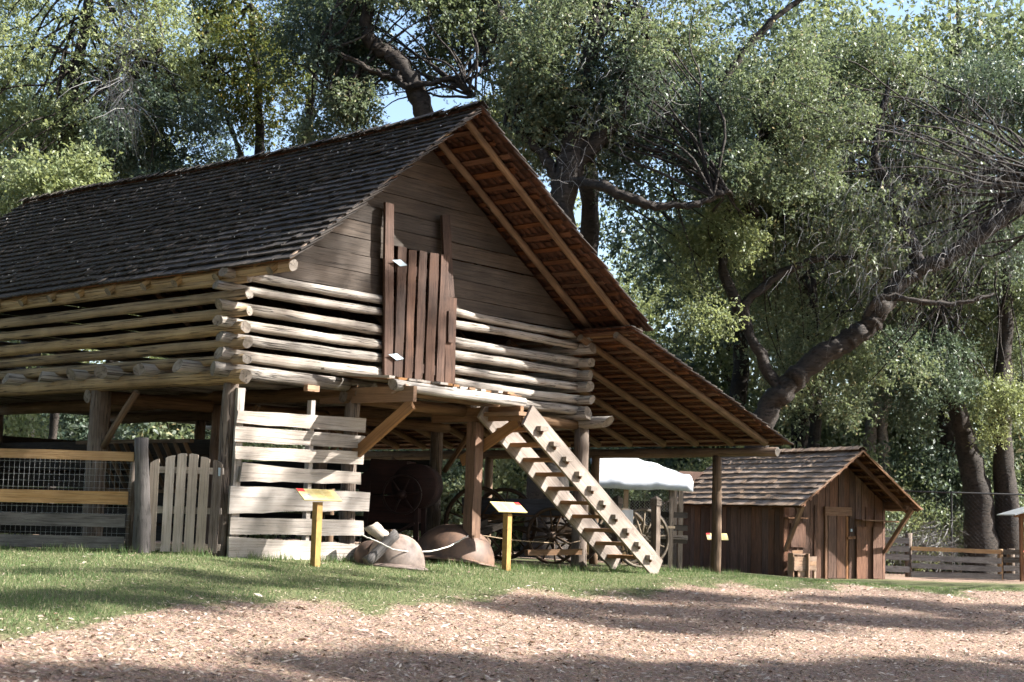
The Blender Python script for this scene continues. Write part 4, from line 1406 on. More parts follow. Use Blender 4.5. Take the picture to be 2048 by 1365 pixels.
def clumps(center, radii, n, rmin, rmax, seed, hollow=0.55, zmin=None):
    q = np.random.default_rng(seed)
    d = q.normal(size=(n, 3))
    d /= np.linalg.norm(d, axis=1)[:, None]
    r = (hollow + (1 - hollow) * q.random(n)) ** 1.0
    c = np.asarray(center) + d * r[:, None] * np.asarray(radii)
    return c, q.uniform(rmin, rmax, n)


def limb_path(a, b, seed, sagv=0.0, k=6, jit=.12):
    q = np.random.default_rng(seed)
    a, b = np.asarray(a, float), np.asarray(b, float)
    s = np.linspace(0, 1, k)[:, None]
    P = a + (b - a) * s
    P[:, 2] += sagv * np.sin(np.pi * s[:, 0])
    P[1:-1] += q.normal(0, jit, (k - 2, 3)) * np.linalg.norm(b - a) * .16
    return P


def twig_mesh(name, C_, rad, n, seed, length=(.5, 1.3), r=.006, droop=.9, mat='twig_grey'):
    """fine bare hanging twigs: three-sided tapering strips"""
    q = np.random.default_rng(seed)
    C_, rad = np.asarray(C_, float), np.asarray(rad, float)
    idx = q.choice(len(C_), n, p=rad ** 2 / (rad ** 2).sum())
    o = C_[idx] + q.normal(size=(n, 3)) * rad[idx][:, None] * .5
    d = q.normal(size=(n, 3)) * np.array([.8, .8, .5]) + np.array([0, 0, -droop * .35])
    d /= np.linalg.norm(d, axis=1)[:, None]
    L = q.uniform(length[0], length[1], n)
    k = 6
    pts = [o]
    for i in range(k - 1):
        d = d + q.normal(size=(n, 3)) * .28 + np.array([0, 0, -droop * .28])
        d /= np.linalg.norm(d, axis=1)[:, None]
        pts.append(pts[-1] + d * (L / (k - 1))[:, None])
    P = np.stack(pts, 1)
    rr = np.linspace(1, .35, k)[None, :] * r * q.uniform(.6, 1.5, n)[:, None]
    side = np.cross(np.diff(P, axis=1, append=P[:, -1:] + .01), np.array([.2, 1, .1]))
    side /= np.linalg.norm(side, axis=2)[:, :, None] + 1e-9
    A = P + side * rr[:, :, None]
    B_ = P - side * rr[:, :, None]
    Vv = np.stack([A, B_], 2).reshape(-1, 3)
    b = (np.arange(n)[:, None] * (k * 2) + np.arange(k - 1)[None, :] * 2).ravel()
    Ff = np.stack([b, b + 1, b + 3, b + 2], 1)
    return mk_np(name, Vv, Ff, mat)


def trunk_mesh(paths, mat='bark', n=13):
    V_, F4 = tubes_np(paths, n)
    if n > 8:
        V_ = V_ + np.random.default_rng(3).normal(0, .022, V_.shape)
    me_ = mk_np('trunk', V_, F4, mat)
    shade_smooth(me_)
    return me_


def taper(P, r0, r1, p=1.0):
    s = np.linspace(0, 1, len(P)) ** p
    return r0 + (r1 - r0) * s


def hero(name, label, base, trunks, limbs, crowns, cat='tree', group='oaks behind the barn', bark='bark', twigs=None, seed=0, nl=11):
    """trunks/limbs: list of (points, r0, r1) in world space; crowns: (centre, radii, n clumps, rmin, rmax, twigs, leaf size, material)"""
    base = Vector(base)
    t = thing(name, label, cat, base, 0, group)
    bx_ = np.array(base)
    paths = []
    for q, (pts, r0, r1) in enumerate(trunks + limbs):
        P = smooth_path(np.array(pts, float) - bx_, 8, .02 + .03 * r1, seed + q)
        rd = taper(P, r0, r1)
        rd = rd * (1 + np.random.default_rng(seed + q).normal(0, .05, len(rd)))
        if q < len(trunks):
            rd[:3] *= np.array([1.3, 1.12, 1.04])
        paths.append((P, rd))
    mesh_obj('trunk', trunk_mesh(paths, bark), t)
    twl = []
    for q, (c, rd, n, r0, r1, ntw, size, mat) in enumerate(crowns):
        cc, rr = clumps(np.array(c, float) - bx_, rd, n, r0, r1, seed * 31 + q)
        mesh_obj('crown', leaf_mesh('crown', cc, rr, int(ntw * 1.05), nl, size, mat, seed * 17 + q), t)
        for k in range(min(n, 34)):
            a = paths[(k * 3) % len(paths)][0]
            st_ = a[-1 - (k % 3) * 2] if len(a) > 6 else a[-1]
            lp = smooth_path(limb_path(st_, cc[k], seed + k, .35, 5, .2), 4, .01, k)
            twl.append((lp, np.linspace(.05, .01, len(lp))))
    if twl:
        mesh_obj('branches', trunk_mesh(twl, bark, 5), t)
    if twigs:
        mesh_obj('twigs', twigs, t)['kind'] = 'stuff'
    return t


G = lambda x, y: gzf(x, y)
# the great oak rising behind the lean-to
hero('oak_tree', 'big oak with dark forking trunk right behind the barn ridge', (1.1, 42, G(1.1, 42)),
     [([(1.1, 42, G(1.1, 42) - .3), (1.15, 42, 3), (1.2, 42, 5.4), (1.3, 42, 9.4), (1.6, 42, 11.2), (1.8, 42.2, 13.0), (2.2, 42.5, 14.8), (2.4, 43, 17.2)], .62, .16)],
     [([(1.55, 42, 10.6), (2.4, 41.9, 11.6), (3.0, 41.8, 12.5), (3.05, 41.8, 13.9), (3.6, 42, 15.4)], .30, .08),
      ([(1.45, 41.9, 10.2), (2.3, 41.3, 10.0), (3.2, 41, 9.6), (4.0, 41, 9.4), (5.1, 41, 9.5), (5.9, 41, 9.9)], .17, .06),
      ([(1.3, 42, 9.4), (1.0, 42, 10.6), (.4, 42.2, 11.4), (-.4, 42.4, 12.0)], .2, .06)],
     [((2.6, 43.6, 14.3), (3.6, 2.6, 3.6), 42, .6, 1.2, 4300, .125, 'leaf_oak'),
      ((4.2, 42.2, 12.2), (2.6, 1.4, 2.2), 20, .5, 1.0, 2100, .12, 'leaf_dark'),
      ((0.2, 43.2, 12.6), (1.9, 1.6, 1.8), 16, .5, .9, 1500, .12, 'leaf_oak'),
      ((5.9, 43.5, 8.2), (1.5, 1.4, 2.2), 11, .4, .8, 800, .115, 'leaf_bright')],
     twigs=twig_mesh('twigs', [(1.0, -.6, 12.6), (2.2, -.5, 13.6), (3, -.3, 13.0), (.2, -.5, 11.2)], [1.4, 1.4, 1.2, .9], 260, 5, r=.005), seed=1)
# the oak whose trunk leans far to the right
tw_c = [(3.2, -5.0, 11.5), (4.6, -5.2, 12.4), (5.6, -5.0, 11.0), (4.2, -4.6, 9.8), (3.0, -4.2, 8.6), (5.0, -4.4, 8.2), (6.2, -4.6, 9.6), (2.2, -4.6, 9.6), (6.8, -4.6, 12.2)]
hero('oak_tree', 'oak with massive trunk leaning far right above the small shed', (6.6, 44, G(6.6, 44)),
     [([(6.7, 44, G(6.6, 44) - .3), (7.1, 44, 2.0), (7.6, 44, 3.9), (8.3, 44, 4.8), (9.1, 44, 5.6), (9.9, 44, 6.1), (10.6, 44, 6.6), (11.0, 44, 7.2), (11.6, 44, 8.0), (12.2, 44, 8.4), (12.9, 44, 8.7), (13.9, 44, 9.4), (15.2, 44, 10.4), (16.8, 44, 11.2)], .37, .20)],
     [([(8.0, 44, 4.4), (6.9, 44, 6.7), (7.4, 44, 7.6), (8.8, 44.1, 8.5), (10.3, 44.3, 8.7)], .19, .06),
      ([(12.1, 44, 8.5), (11.5, 44.3, 10.4), (10.9, 44.5, 12.0), (11.4, 44.6, 14.3)], .22, .06),
      ([(6.9, 44, 6.5), (6.2, 44, 8.5), (6.6, 44.2, 10.5), (7.6, 44.5, 13)], .18, .05),
      ([(7.2, 44, 9.8), (5.8, 44, 12.5), (6.6, 44, 14.6), (7.8, 44, 16), (9, 44, 17)], .15, .07),
      ([(10.4, 44, 6.5), (10.9, 43.6, 7.4), (12.8, 43.4, 7.2), (14.2, 43.6, 7.6)], .12, .04)],
     [((10.4, 46.0, 12.0), (4.6, 2.4, 4.2), 56, .8, 1.5, 6200, .13, 'leaf_oak'),
      ((7.6, 45.6, 9.2), (2.2, 1.5, 2.6), 18, .5, 1.0, 1700, .12, 'leaf_oak'),
      ((14.8, 46.6, 12.5), (2.8, 1.6, 3.8), 26, .7, 1.2, 2800, .125, 'leaf_dark'),
      ((10.2, 45.6, 5.6), (2.6, 1.2, 1.5), 14, .4, .8, 1100, .11, 'leaf_oak'),
      ((7.6, 42.6, 12.6), (2.4, 1.2, 3.0), 18, .5, 1.0, 1400, .115, 'leaf_oak')],
     twigs=twig_mesh('twigs', tw_c, [2.0, 2.1, 1.9, 1.7, 1.5, 1.7, 1.7, 1.6, 1.8], 1500, 8, r=.0032, length=(.4, 1.2), droop=1.5), seed=2)
# crooked oak above the ridge
hero('oak_tree', 'crooked oak with bare lower limbs rising over the roof ridge', (-1.6, 46, G(-1.6, 46)),
     [([(-1.6, 46, G(-1.6, 46) - .3), (-1.6, 46, 5), (-2.1, 46, 10.1), (-3.0, 46, 13.3), (-3.8, 46, 14.8), (-4.5, 46, 15.3), (-4.9, 46, 15.9), (-4.9, 46.3, 18.5)], .42, .16)],
     [([(-3.6, 46, 14.2), (-4.4, 45.8, 14.4), (-5.6, 45.6, 14.9), (-6.4, 45.6, 15.2)], .12, .04),
      ([(-3.9, 45.9, 14.5), (-3.6, 45.7, 14.0), (-2.7, 45.6, 14.1), (-2.1, 45.6, 14.25), (-1.4, 45.6, 13.7)], .12, .05),
      ([(-5.6, 45.6, 14.8), (-5.9, 45.6, 13.9), (-5.3, 45.6, 13.5)], .05, .02)],
     [((-4.2, 47.2, 17.0), (3.2, 2.0, 2.4), 34, .6, 1.2, 3600, .125, 'leaf_oak'),
      ((-6.3, 46.8, 15.6), (1.8, 1.2, 1.8), 14, .5, .9, 1400, .12, 'leaf_dark'),
      ((-5.6, 46.4, 12.6), (1.5, 1.0, 1.2), 10, .4, .8, 900, .12, 'leaf_oak')], seed=3)
hero('oak_tree', 'oak limbs showing against the bright sky left of the forked oak', (2.0, 48, G(2, 48)),
     [([(2.0, 48, G(2, 48) - .3), (2.2, 48, 6), (2.3, 47.5, 12.1), (.6, 47, 15.4), (-.1, 47, 16.2), (-.7, 47, 16.8), (-1.1, 47, 18)], .36, .16)],
     [([(.6, 47, 15.4), (.7, 47, 16.2), (-.2, 47, 17.2), (-.4, 47, 18.5)], .14, .08), ([(.5, 47, 15.3), (-.6, 47, 15.4), (-1.6, 47, 15.0)], .07, .03), ([(.9, 47, 14.8), (-.4, 46.8, 15.1), (-2.2, 46.6, 14.3)], .07, .03)],
     [((0.5, 49, 17.8), (3.0, 2.0, 1.6), 22, .6, 1.1, 2200, .125, 'leaf_oak'), ((-.2, 48.6, 13.6), (1.4, 1.2, 1.6), 12, .5, .9, 1200, .12, 'leaf_bright')], seed=4)
# right-hand twin trunk
hero('oak_tree', 'old twin-trunked tree standing behind the rail fence on the right', (16.1, 50, G(16.1, 50)),
     [([(15.8, 50, G(16, 50) - .3), (15.7, 50, 1.6), (15.3, 50, 3.6), (14.8, 50, 5.6), (14.4, 50, 8.4)], .58, .14), ([(16.8, 50, G(16, 50) - .3), (16.6, 50, 2.3), (16.5, 50, 5.4), (16.7, 50, 8.4), (16.5, 50, 12.5)], .42, .16)],
     [],
     [((16.2, 52, 9.6), (3.6, 2.4, 3.6), 34, .7, 1.3, 3600, .125, 'leaf_oak'), ((13.6, 49.2, 5.6), (1.9, 1.2, 1.9), 16, .5, .9, 1500, .12, 'leaf_dark'), ((16.0, 48.8, 4.6), (.9, .7, 1.3), 6, .4, .6, 420, .11, 'leaf_bright')], seed=5)
# left canopy
hero('oak_tree', 'broad sunlit oak filling the upper left behind the barn roof', (-15.5, 47, G(-15.5, 47)),
     [([(-15.5, 47, G(-15, 47) - .3), (-15.2, 47, 6), (-14.6, 47, 12), (-14, 47, 18)], .4, .12)],
     [([(-15, 47, 9), (-13, 46.5, 13), (-11.5, 46.5, 15.5)], .15, .04)],
     [((-14.4, 47.5, 14.6), (4.6, 2.4, 4.4), 52, .8, 1.5, 5600, .13, 'leaf_bright'), ((-11.3, 46, 11.8), (2.4, 1.4, 1.8), 18, .5, 1.0, 1900, .12, 'leaf_dark'), ((-16.5, 45.4, 10.0), (2.4, 1.4, 2.6), 18, .6, 1.0, 1800, .12, 'leaf_oak')],
     twigs=twig_mesh('twigs', [(4.0, -5, 15.4), (4.1, -5, 14.4), (3.8, -5, 13.2), (4.2, -5, 12.4)], [.5, .6, .6, .5], 130, 9, r=.009, length=(.8, 2.2), droop=1.2), seed=6)
hero('hickory_tree', 'yellow-green tree with autumn leaves above the middle of the roof', (-9.0, 50, G(-9, 50)),
     [([(-9, 50, G(-9, 50) - .3), (-9, 50, 7), (-8.8, 50, 13), (-9.4, 50, 18)], .3, .1)], [([(-8.9, 50, 11), (-10, 50, 14), (-11, 50, 16)], .1, .03)],
     [((-9.6, 50.4, 16.2), (2.9, 1.8, 3.2), 30, .6, 1.1, 2600, .135, 'leaf_autumn')], seed=7)
hero('oak_tree', 'slim dark tree standing over the roof right of the autumn tree', (-7.9, 54, G(-7.9, 54)),
     [([(-7.9, 54, G(-7.9, 54) - .3), (-7.9, 54, 6), (-7.9, 54, 11.6), (-7.8, 54, 14.1), (-7.7, 54, 16.2), (-7.5, 54, 20)], .34, .12)], [],
     [((-7.6, 54.4, 18.0), (2.4, 1.8, 3.6), 26, .6, 1.1, 2300, .13, 'leaf_dark')], seed=8)
hero('young_tree', 'bright young evergreen with upright shoots just behind the left roof', (-11.6, 38, G(-11.6, 38)),
     [([(-11.6, 38, G(-11.6, 38) - .2), (-11.6, 38, 4), (-11.5, 38, 8)], .14, .04)], [],
     [((-11.6, 38, 7.8), (1.5, 1.0, 2.0), 22, .35, .7, 1500, .13, 'leaf_bright')], group='young trees', seed=9)
hero('pale_tree', 'pale-barked forked trunk beyond the shed ridge', (15.0, 62, G(15, 62)),
     [([(14.7, 62, G(15, 62) - .3), (14.9, 62, 2.6), (15.1, 62, 5.3), (15.6, 62, 7.2), (15.8, 62, 10.1)], .36, .15), ([(15.4, 62, G(15, 62) - .3), (15.6, 62, 3.2), (15.5, 62, 5.1), (16.0, 62, 6.8), (16.4, 62, 9)], .26, .12)],
     [], [((16, 63.5, 12), (3.4, 2, 3.5), 20, .7, 1.2, 1600, .14, 'leaf_oak')], bark='bark_pale', seed=10)

# ------------------------------------------------------------------ repeated background trees, shade trees and shrubs
VAR = []
for k, (mat, nt_) in enumerate((('leaf_oak', 2500), ('leaf_dark', 2500), ('leaf_bright', 2500), ('leaf_oak', 2500))):
    cc, rr = clumps((0, 0, 9.2), (4.6, 4.2, 4.8), 46, .8, 1.6, 100 + k, hollow=.45)
    cr_ = leaf_mesh('crown', cc, rr, nt_, 9, .15, mat, 200 + k)
    pth = [(smooth_path([(0, 0, -.5), (.1, 0, 3), (.2, .1, 6.5), (0, 0, 12)], 4, .05, k), np.linspace(.34, .08, 13))]
    for j_ in range(10):
        pth.append((limb_path((0.1, 0, 5 + .5 * j_), cc[j_], j_, .3, 6, .15), np.linspace(.12, .02, 6)))
    VAR.append((trunk_mesh(pth, 'bark', 7), cr_))


def plant(name, label, group, v, x, y, s, rz, sq=1.0, lift=0.0):
    t = thing(name, label, 'tree', (x, y, G(x, y) + lift), rz, group)
    t.scale = (s, s, s * sq)
    a = mesh_obj('trunk', v[0], t)
    b = mesh_obj('crown', v[1], t)
    return t


far = [(-34, 78, 1.6), (-25, 72, 1.5), (-17.5, 66, 1.4), (-11, 74, 1.3), (3.5, 74, 1.3), (10, 68, 1.35), (17, 72, 1.5), (24, 70, 1.5), (31, 80, 1.6),
       (-21, 88, 1.7), (-7.5, 90, 1.45), (7, 90, 1.5), (14, 92, 1.6), (22, 94, 1.7), (-30, 92, 1.7)]
for k, (x, y, s) in enumerate(far):
    plant('woodland_tree', 'leafy woodland tree in the distant row behind the oaks', 'distant woodland trees', VAR[2 if (x < -8 or 0 < x < 13) else k % 4], x, y, s, k * 1.3, .95)  # brighter leaf colour on some crowns stands in for sunlight there
top = [(9.0, 60, 1.6, 'tall woodland tree directly behind the upper crown of the leaning oak'), (12.5, 63, 1.8, 'tall woodland tree behind the grey twigs at upper right'), (18.5, 62, 1.8, 'tall woodland tree at the upper right corner'), (24, 58, 1.7, 'tall woodland tree beyond the right picture edge'), (-24, 62, 1.6, 'tall woodland tree at the upper left corner')]
for k, (x, y, s, lb) in enumerate(top):
    plant('woodland_tree', lb, 'tall woodland trees', VAR[(k + 1) % 4], x, y, s, k * 1.9, 1.05)
mid = [(-20, 54, 1.15, 'leafy tree at the far left edge of the canopy'), (20.5, 56, 1.2, 'leafy tree at the far right edge behind the twin trunk'), (11.5, 57, 1.1, 'leafy tree between the leaning oak and the pale trunk')]
for k, (x, y, s, lb) in enumerate(mid):
    plant('woodland_tree', lb, 'nearer woodland trees', VAR[(k + 1) % 4], x, y, s, k * 2.1 + 1)

# tall trees standing outside the picture on the right; the leafy sprays of their high crowns
# hang where the dappled shade on lawn, litter, gable and roofs says they must
SPRAY = [(-1.4, 12.4, -0.6, 0.49), (-1.1, 12.5, -0.6, 0.5), (-0.8, 12.5, -0.6, 0.37), (-0.6, 13.3, -0.6, 0.56), (-0.2, 13.3, -0.6, 0.41), (0.1, 12.8, -0.7, 0.47), (0.4, 13.3, -0.7, 0.47), (0.8, 13.7, -0.7, 0.39), (1.1, 14, -0.7, 0.57), (1.5, 14.4, -0.7, 0.54), (1.9, 14.4, -0.8, 0.37), (2.2, 14.5, -0.8, 0.5), (2.7, 15.2, -0.8, 0.36), (3, 14.7, -0.8, 0.47), (3.4, 15.1, -0.8, 0.57), (3.9, 15.3, -0.8, 0.58), (4.4, 15.9, -0.8, 0.55), (4.9, 16.1, -0.8, 0.58), (5.1, 15.6, -0.8, 0.37), (6, 17, -0.8, 0.4), (6, 15.9, -0.9, 0.46), (-3.5, 10.1, -0.5, 0.25), (-3.3, 10.3, -0.5, 0.26), (-3, 10.6, -0.5, 0.29), (-2.7, 10.7, -0.5, 0.34), (-2.4, 10.9, -0.6, 0.34), (-2.1, 11.1, -0.6, 0.35), (-1.8, 11.4, -0.6, 0.22), (2.4, 22, -0.4, 0.69), (2.9, 22.6, -0.4, 0.7), (5, 23.6, -0.5, 0.45), (5.8, 23.6, -0.5, 0.42), (6.3, 24.2, -0.5, 0.52), (0.2, 18.5, -0.5, 0.43), (0.4, 18.8, -0.5, 0.54), (1.1, 19.8, -0.5, 0.7), (2.2, 19.8, -0.5, 0.53), (2.8, 20.3, -0.5, 0.61), (3.6, 20.6, -0.6, 0.58), (4.6, 22, -0.5, 0.51), (6.5, 23.4, -0.5, 0.55), (6.8, 23, -0.6, 0.62), (8.3, 24, -0.6, 0.64), (1.5, 18.1, -0.6, 0.41), (2.2, 18.2, -0.6, 0.49), (2.9, 19.2, -0.6, 0.53), (3.5, 19.3, -0.6, 0.51), (4.6, 20.5, -0.6, 0.6), (5.1, 20.6, -0.6, 0.68), (5.8, 20.9, -0.6, 0.64), (6.9, 21.6, -0.6, 0.69), (8.3, 22.5, -0.6, 0.52), (-5, 14.1, -0.3, 0.57), (-4.7, 14.4, -0.2, 0.41), (-4.4, 14.9, -0.2, 0.48), (-4.1, 15.1, -0.2, 0.55), (-3.6, 14.9, -0.3, 0.4), (-3.4, 15.8, -0.3, 0.55), (-3.7, 16.5, -0.2, 0.5), (-3.4, 17.2, -0.2, 0.33), (-3.1, 17.8, -0.2, 0.5), (-2.7, 18.3, -0.2, 0.39), (-2.2, 18.7, -0.2, 0.4), (-1.8, 19.3, -0.2, 0.53), (-1.3, 20.3, -0.2, 0.3), (-5.4, 17.2, -0.1, 0.43), (-4.6, 17.5, -0.1, 0.34), (-3.9, 18.1, -0.1, 0.44), (-3.3, 19.8, -0.1, 0.4), (-2.4, 20.5, -0.1, 0.38), (-1.5, 22.2, -0.1, 0.31), (-3.5, 21.4, 4.1, 0.5), (-2.9, 22.1, 5, 0.5), (-2.2, 22.8, 3.6, 0.4), (-1.8, 23.3, 4.3, 0.45), (-1.4, 23.7, 3.4, 0.3), (-3.1, 21.8, 0.9, 0.45), (-2.6, 22.4, 0.6, 0.4), (-3.7, 21.2, 0.3, 0.35), (-2.4, 22.7, 5.7, 0.45), (-3.2, 21.7, 3.3, 0.25), (-2.5, 22.5, 1.4, 0.25), (0.5, 25.9, 1.3, 0.35), (1.1, 26.7, 0.5, 0.45), (0.1, 25.5, 2, 0.2), (-2.6, 22.4, 4.4, 0.3), (-3.3, 21.6, 4.6, 0.25), (-3.7, 21.1, 2.9, 0.25), (-0.6, 24.7, 2.9, 0.3), (-2.8, 22.1, 2.6, 0.3), (-4.3, 22.1, 4.7, 0.6), (-4.8, 23.8, 5.5, 0.6), (-2.6, 23.3, 6.3, 0.6), (-6.8, 24.6, 4.9, 0.6), (-6.1, 26.1, 6.1, 0.6), (-8.2, 26.7, 5.4, 0.6), (-8, 28.5, 6.6, 0.6), (-10, 27, 4.6, 0.6), (-9.7, 28.9, 6, 0.6), (-4.2, 25.2, 6.6, 0.6), (-2.8, 21.6, 5.2, 0.6), (-8.7, 25.5, 4.5, 0.6), (-4.4, 20.8, 0.8, 0.3), (-5, 20.8, 0.3, 0.3), (-6, 20.7, 0.9, 0.4), (-6.6, 20.7, 0.2, 0.3), (-5.6, 20.7, 0.5, 0.2), (7.2, 37.2, 1.4, 0.4), (7.6, 38.6, 1.8, 0.35), (6.6, 39.5, 1.5, 0.4), (8.3, 37, 2.2, 0.3), (8.6, 38, 0.6, 0.5), (7.6, 37.3, 0.2, 0.35)]
bands = [(0, 14.0), (14.0, 19.0), (19.0, 22.3), (22.3, 60)]
for k, (ya, yb) in enumerate(bands):
    sel = [p for p in SPRAY if ya <= p[1] < yb]
    cc = np.array([Vector(p[:3]) + SUN * (25.5 + rnd.uniform(-2, 2)) for p in sel])
    rr = np.array([p[3] * (1.35 if p[2] < -.25 else 1.0) for p in sel])
    bx_ = np.array([cc[:, 0].mean() + 1.0, (5.5, 7.0, 33.5, 35.5)[k], 0.0])
    bx_[2] = gzf(bx_[0], bx_[1])
    t = thing('shade_tree', ('tall tree near the viewer shading the bottom litter', 'tall tree near the viewer shading the lawn', 'tall tree right of the shed shading the lawn before the stairs', 'tall tree right of the shed shading gable and roofs')[k], 'tree', tuple(bx_), 0, 'shade trees beside the yard')
    loc_ = cc - bx_
    mesh_obj('crown', leaf_mesh('crown', loc_, rr * .8, int(60 * (rr ** 2 / .2).sum()), 6, .15, 'leaf_oak', 900 + k, droop=.1), t)
    pth = [(smooth_path([(0, 0, -.4), (.1, 0, 5), (-.1, 0, 10), (0, 0, 17)], 4, .04, k), np.linspace(.3, .06, 13))]
    for j_ in range(len(loc_)):
        lp = smooth_path(limb_path((0, 0, 7 + 5 * rnd.random()), loc_[j_], j_, .4, 4, .1), 3, .01, j_)
        pth.append((lp, np.linspace(.035, .006, len(lp))))
    mesh_obj('trunk', trunk_mesh(pth, 'bark', 5), t)

# unseen trees added behind and beside the viewer to cut the sky fill
back = [(-16, 6, 1.5), (-20, 16, 1.6), (-17, 27, 1.35), (-9, -8, 1.6), (0, -11, 1.7), (9, -8, 1.6), (-24, -2, 1.7), (16, -2, 1.5), (-25, 26, 1.6), (-13, -1, 2.0), (-18, 10, 2.0), (4, -6, 2.1), (-5, -5, 2.1), (-19, 21, 1.9)]
for k, (x, y, s) in enumerate(back):
    plant('sky_blocker_tree', 'unseen leafy tree added around the yard to block skylight', 'sky-blocking trees around the viewer', VAR[k % 4], x, y, s, k * 1.1)

SV = []
for k, mat in enumerate(('leaf_dark', 'leaf_oak', 'leaf_bright')):
    cc, rr = clumps((0, 0, 1.3), (1.5, 1.2, 1.2), 18, .4, .75, 300 + k, hollow=.3)
    SV.append((leaf_mesh('foliage', cc, rr, 1500, 8, .11, mat, 310 + k),
               trunk_mesh([(limb_path((rnd.uniform(-.2, .2), rnd.uniform(-.2, .2), -.2), cc[j_], j_ + k, 0, 5, .1), np.linspace(.035, .01, 5)) for j_ in range(8)], 'bark', 5)))
shr = []
for k in range(15):
    shr.append((-19 + k * 2.3 + rnd.uniform(-.6, .6), 44 + rnd.uniform(-1.5, 4) + (4 if k > 8 else 0), rnd.uniform(.9, 1.5)))
for k in range(12):
    shr.append((9.5 + k * .95 + rnd.uniform(-.4, .4), 51.5 + rnd.uniform(0, 7), rnd.uniform(.9, 1.7)))
for k in range(6):
    shr.append((-9 + k * 3.2, 54 + rnd.uniform(0, 4), rnd.uniform(1.6, 2.2)))
for k in range(24):
    shr.append((-36 + k * 3.1 + rnd.uniform(-.8, .8), 66 + rnd.uniform(-4, 10), rnd.uniform(2.6, 3.6)))
for k, (x, y, s) in enumerate(shr):
    lb, gp = [('leafy shrub in the green strip seen behind and under the barn', 'shrubs behind the barn'), ('leafy shrub in the thicket behind the chain-link fence', 'shrubs behind the chain-link fence'),
              ('tall shrub between the trunks behind the barn', 'tall shrubs behind the barn'), ('big bush in the far thicket closing the view under the trees', 'far thicket')][0 if k < 15 else 1 if k < 27 else 2 if k < 33 else 3]
    t = thing('shrub', lb, 'shrub', (x, y, G(x, y)), rnd.uniform(0, 6), gp)
    t.scale = (s, s, s * rnd.uniform(.9, 1.3))
    f_, st_ = SV[k % 3 if k < 15 else k % 2]
    mesh_obj('stem', st_, t)
    mesh_obj('foliage', f_, t)
br = thing('dry_bush', 'bare grey dry bush behind the rail fence', 'bush', (13.3, 46.6, G(13.3, 46.6)))
mesh_obj('twigs', twig_mesh('twigs', [(0, 0, 1.2), (-.5, 0, 1.0), (.3, 0, .9), (-1.3, .2, 1.1)], [.6, .6, .5, .6], 420, 44, length=(.4, 1.0), r=.007, droop=.5), br)['kind'] = 'stuff'

# ------------------------------------------------------------------ grass and leaf litter
q = np.random.default_rng(5)


def scatter(n, x0, x1, y0, y1, fn):
    x = q.uniform(x0, x1, n)
    y = y0 + (y1 - y0) * q.random(n) ** 1.25
    keep = (np.abs(x) < y * .40 + .8) & (q.random(n) < fn(x, y)) & (~under_barn(x, y) | (q.random(n) < .06))
    return x[keep], y[keep]


def under_barn(x, y):
    w_ = (x - P0.x) * UX.x + (y - P0.y) * UX.y
    t_ = (x - P0.x) * VX.x + (y - P0.y) * VX.y
    return (w_ > .1) & (w_ < 12.3) & (t_ > .35)


def patch(x, y):
    return 0.5 + 0.5 * np.sin(x * 1.3 + np.sin(y * 1.1) * 1.5) * np.sin(y * .9 + np.cos(x * .8) * 1.3)


x, y = scatter(520000, -10, 12, 12, 31, lambda x, y: np.clip(grassiness(x, y) - .12 - .6 * patch(x, y) * patch(x * 2.7, y * 2.3 + 1), 0, 1) ** 1.6 + .006)
n = len(x)
z = gz(x, y)
h = q.uniform(.014, .045, n) * (1 + .9 * (q.random(n) < .06)) * (.75 + .5 * patch(x * 2, y * 2))
a = q.uniform(0, 6.28, n)
ln = q.uniform(.1, .9, n) * h
wd = q.uniform(.0025, .0055, n)
bx0 = np.stack([x - np.sin(a + 1) * wd, y + np.cos(a + 1) * wd, z - .005], 1)
bx1 = np.stack([x + np.sin(a + 1) * wd, y - np.cos(a + 1) * wd, z - .005], 1)
tp_ = np.stack([x + np.cos(a) * ln, y + np.sin(a) * ln, z + h], 1)
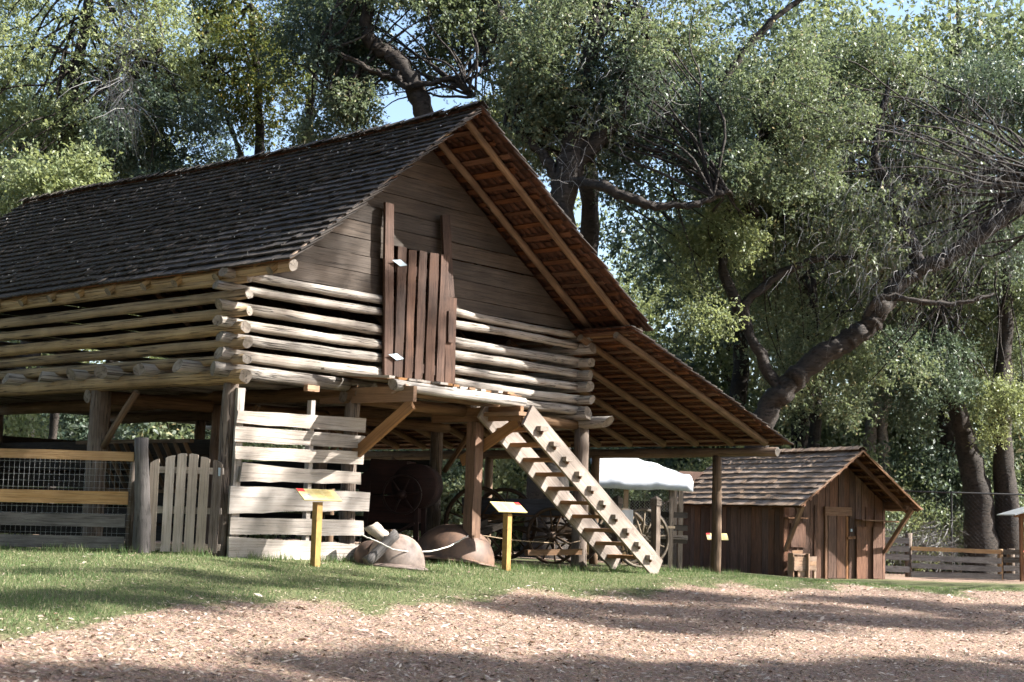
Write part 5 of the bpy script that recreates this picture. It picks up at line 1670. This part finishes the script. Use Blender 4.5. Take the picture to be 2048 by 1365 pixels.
# taller dry tufts along walls, posts and fence
nt_ = 9000
lw = q.uniform(-.1, 13, nt_)
tb_ = np.where(lw < 3, -.28, np.where(lw < 8.8, -1.0 + .6 * q.random(nt_), -.2)) + q.normal(0, .12, nt_)
tx = P0.x + UX.x * lw + VX.x * tb_
ty = P0.y + UX.y * lw + VX.y * tb_
lf = q.random(nt_) < .3
tx = np.where(lf, q.uniform(-9, -4, nt_), tx)
ty = np.where(lf, 20.62 + q.normal(0, .1, nt_), ty)
keep = (np.sin(tx * 7) + np.sin(ty * 11 + tx * 3) + q.normal(0, .6, nt_)) > .2
tx, ty = tx[keep], ty[keep]
nt_ = len(tx)
tz_ = gz(tx, ty)
ta = q.uniform(0, 6.28, nt_)
th_ = q.uniform(.04, .15, nt_)
tw_ = q.uniform(.003, .006, nt_)
bx0 = np.vstack([bx0, np.stack([tx - np.sin(ta) * tw_, ty + np.cos(ta) * tw_, tz_ - .01], 1)])
bx1 = np.vstack([bx1, np.stack([tx + np.sin(ta) * tw_, ty - np.cos(ta) * tw_, tz_ - .01], 1)])
tp_ = np.vstack([tp_, np.stack([tx + np.cos(ta) * th_ * .5, ty + np.sin(ta) * th_ * .5, tz_ + th_], 1)])
n += nt_
gr = mesh_obj('grass', mk_np('grass', np.stack([bx0, bx1, tp_], 1).reshape(-1, 3), np.arange(n * 3).reshape(-1, 3), 'grass_blade'))
gr['kind'] = 'stuff'
gr['label'] = 'short thin lawn grass with dry blades before the barn'
gr['category'] = 'grass'

x, y = scatter(240000, -9, 11, 9.3, 30, lambda x, y: np.clip(1.02 - grassiness(x, y), .05, 1) * np.where(y > 20, .8, 1) * (.45 + .75 * patch(x * 1.7 + 3, y * 1.3)))
n = len(x)
z = gz(x, y) + q.uniform(.002, .022, n)
a = q.uniform(0, 6.28, n)
L = .009 + .034 * q.random(n) ** 2.2 + .03 * (q.random(n) < .025)
w = L * np.where(q.random(n) < .35, .13, q.uniform(.22, .42, n))
d = np.stack([np.cos(a), np.sin(a), q.normal(0, .22, n)], 1)
s_ = np.stack([-np.sin(a), np.cos(a), q.normal(0, .3, n)], 1)
c = np.stack([x, y, z], 1)
up = np.array([0, 0, 1.0])
Vq = np.stack([c - d * L[:, None], c + s_ * w[:, None] + up * (q.uniform(0, .4, n) * w)[:, None], c + d * L[:, None], c - s_ * w[:, None] + up * (q.uniform(0, .4, n) * w)[:, None]], 1)
li = mesh_obj('leaf_litter', mk_np('leaf_litter', Vq.reshape(-1, 3), np.arange(n * 4).reshape(-1, 4), 'litter'))
li['kind'] = 'stuff'
li['label'] = 'brown fallen leaves and bark chips covering the foreground'
li['category'] = 'leaf litter'
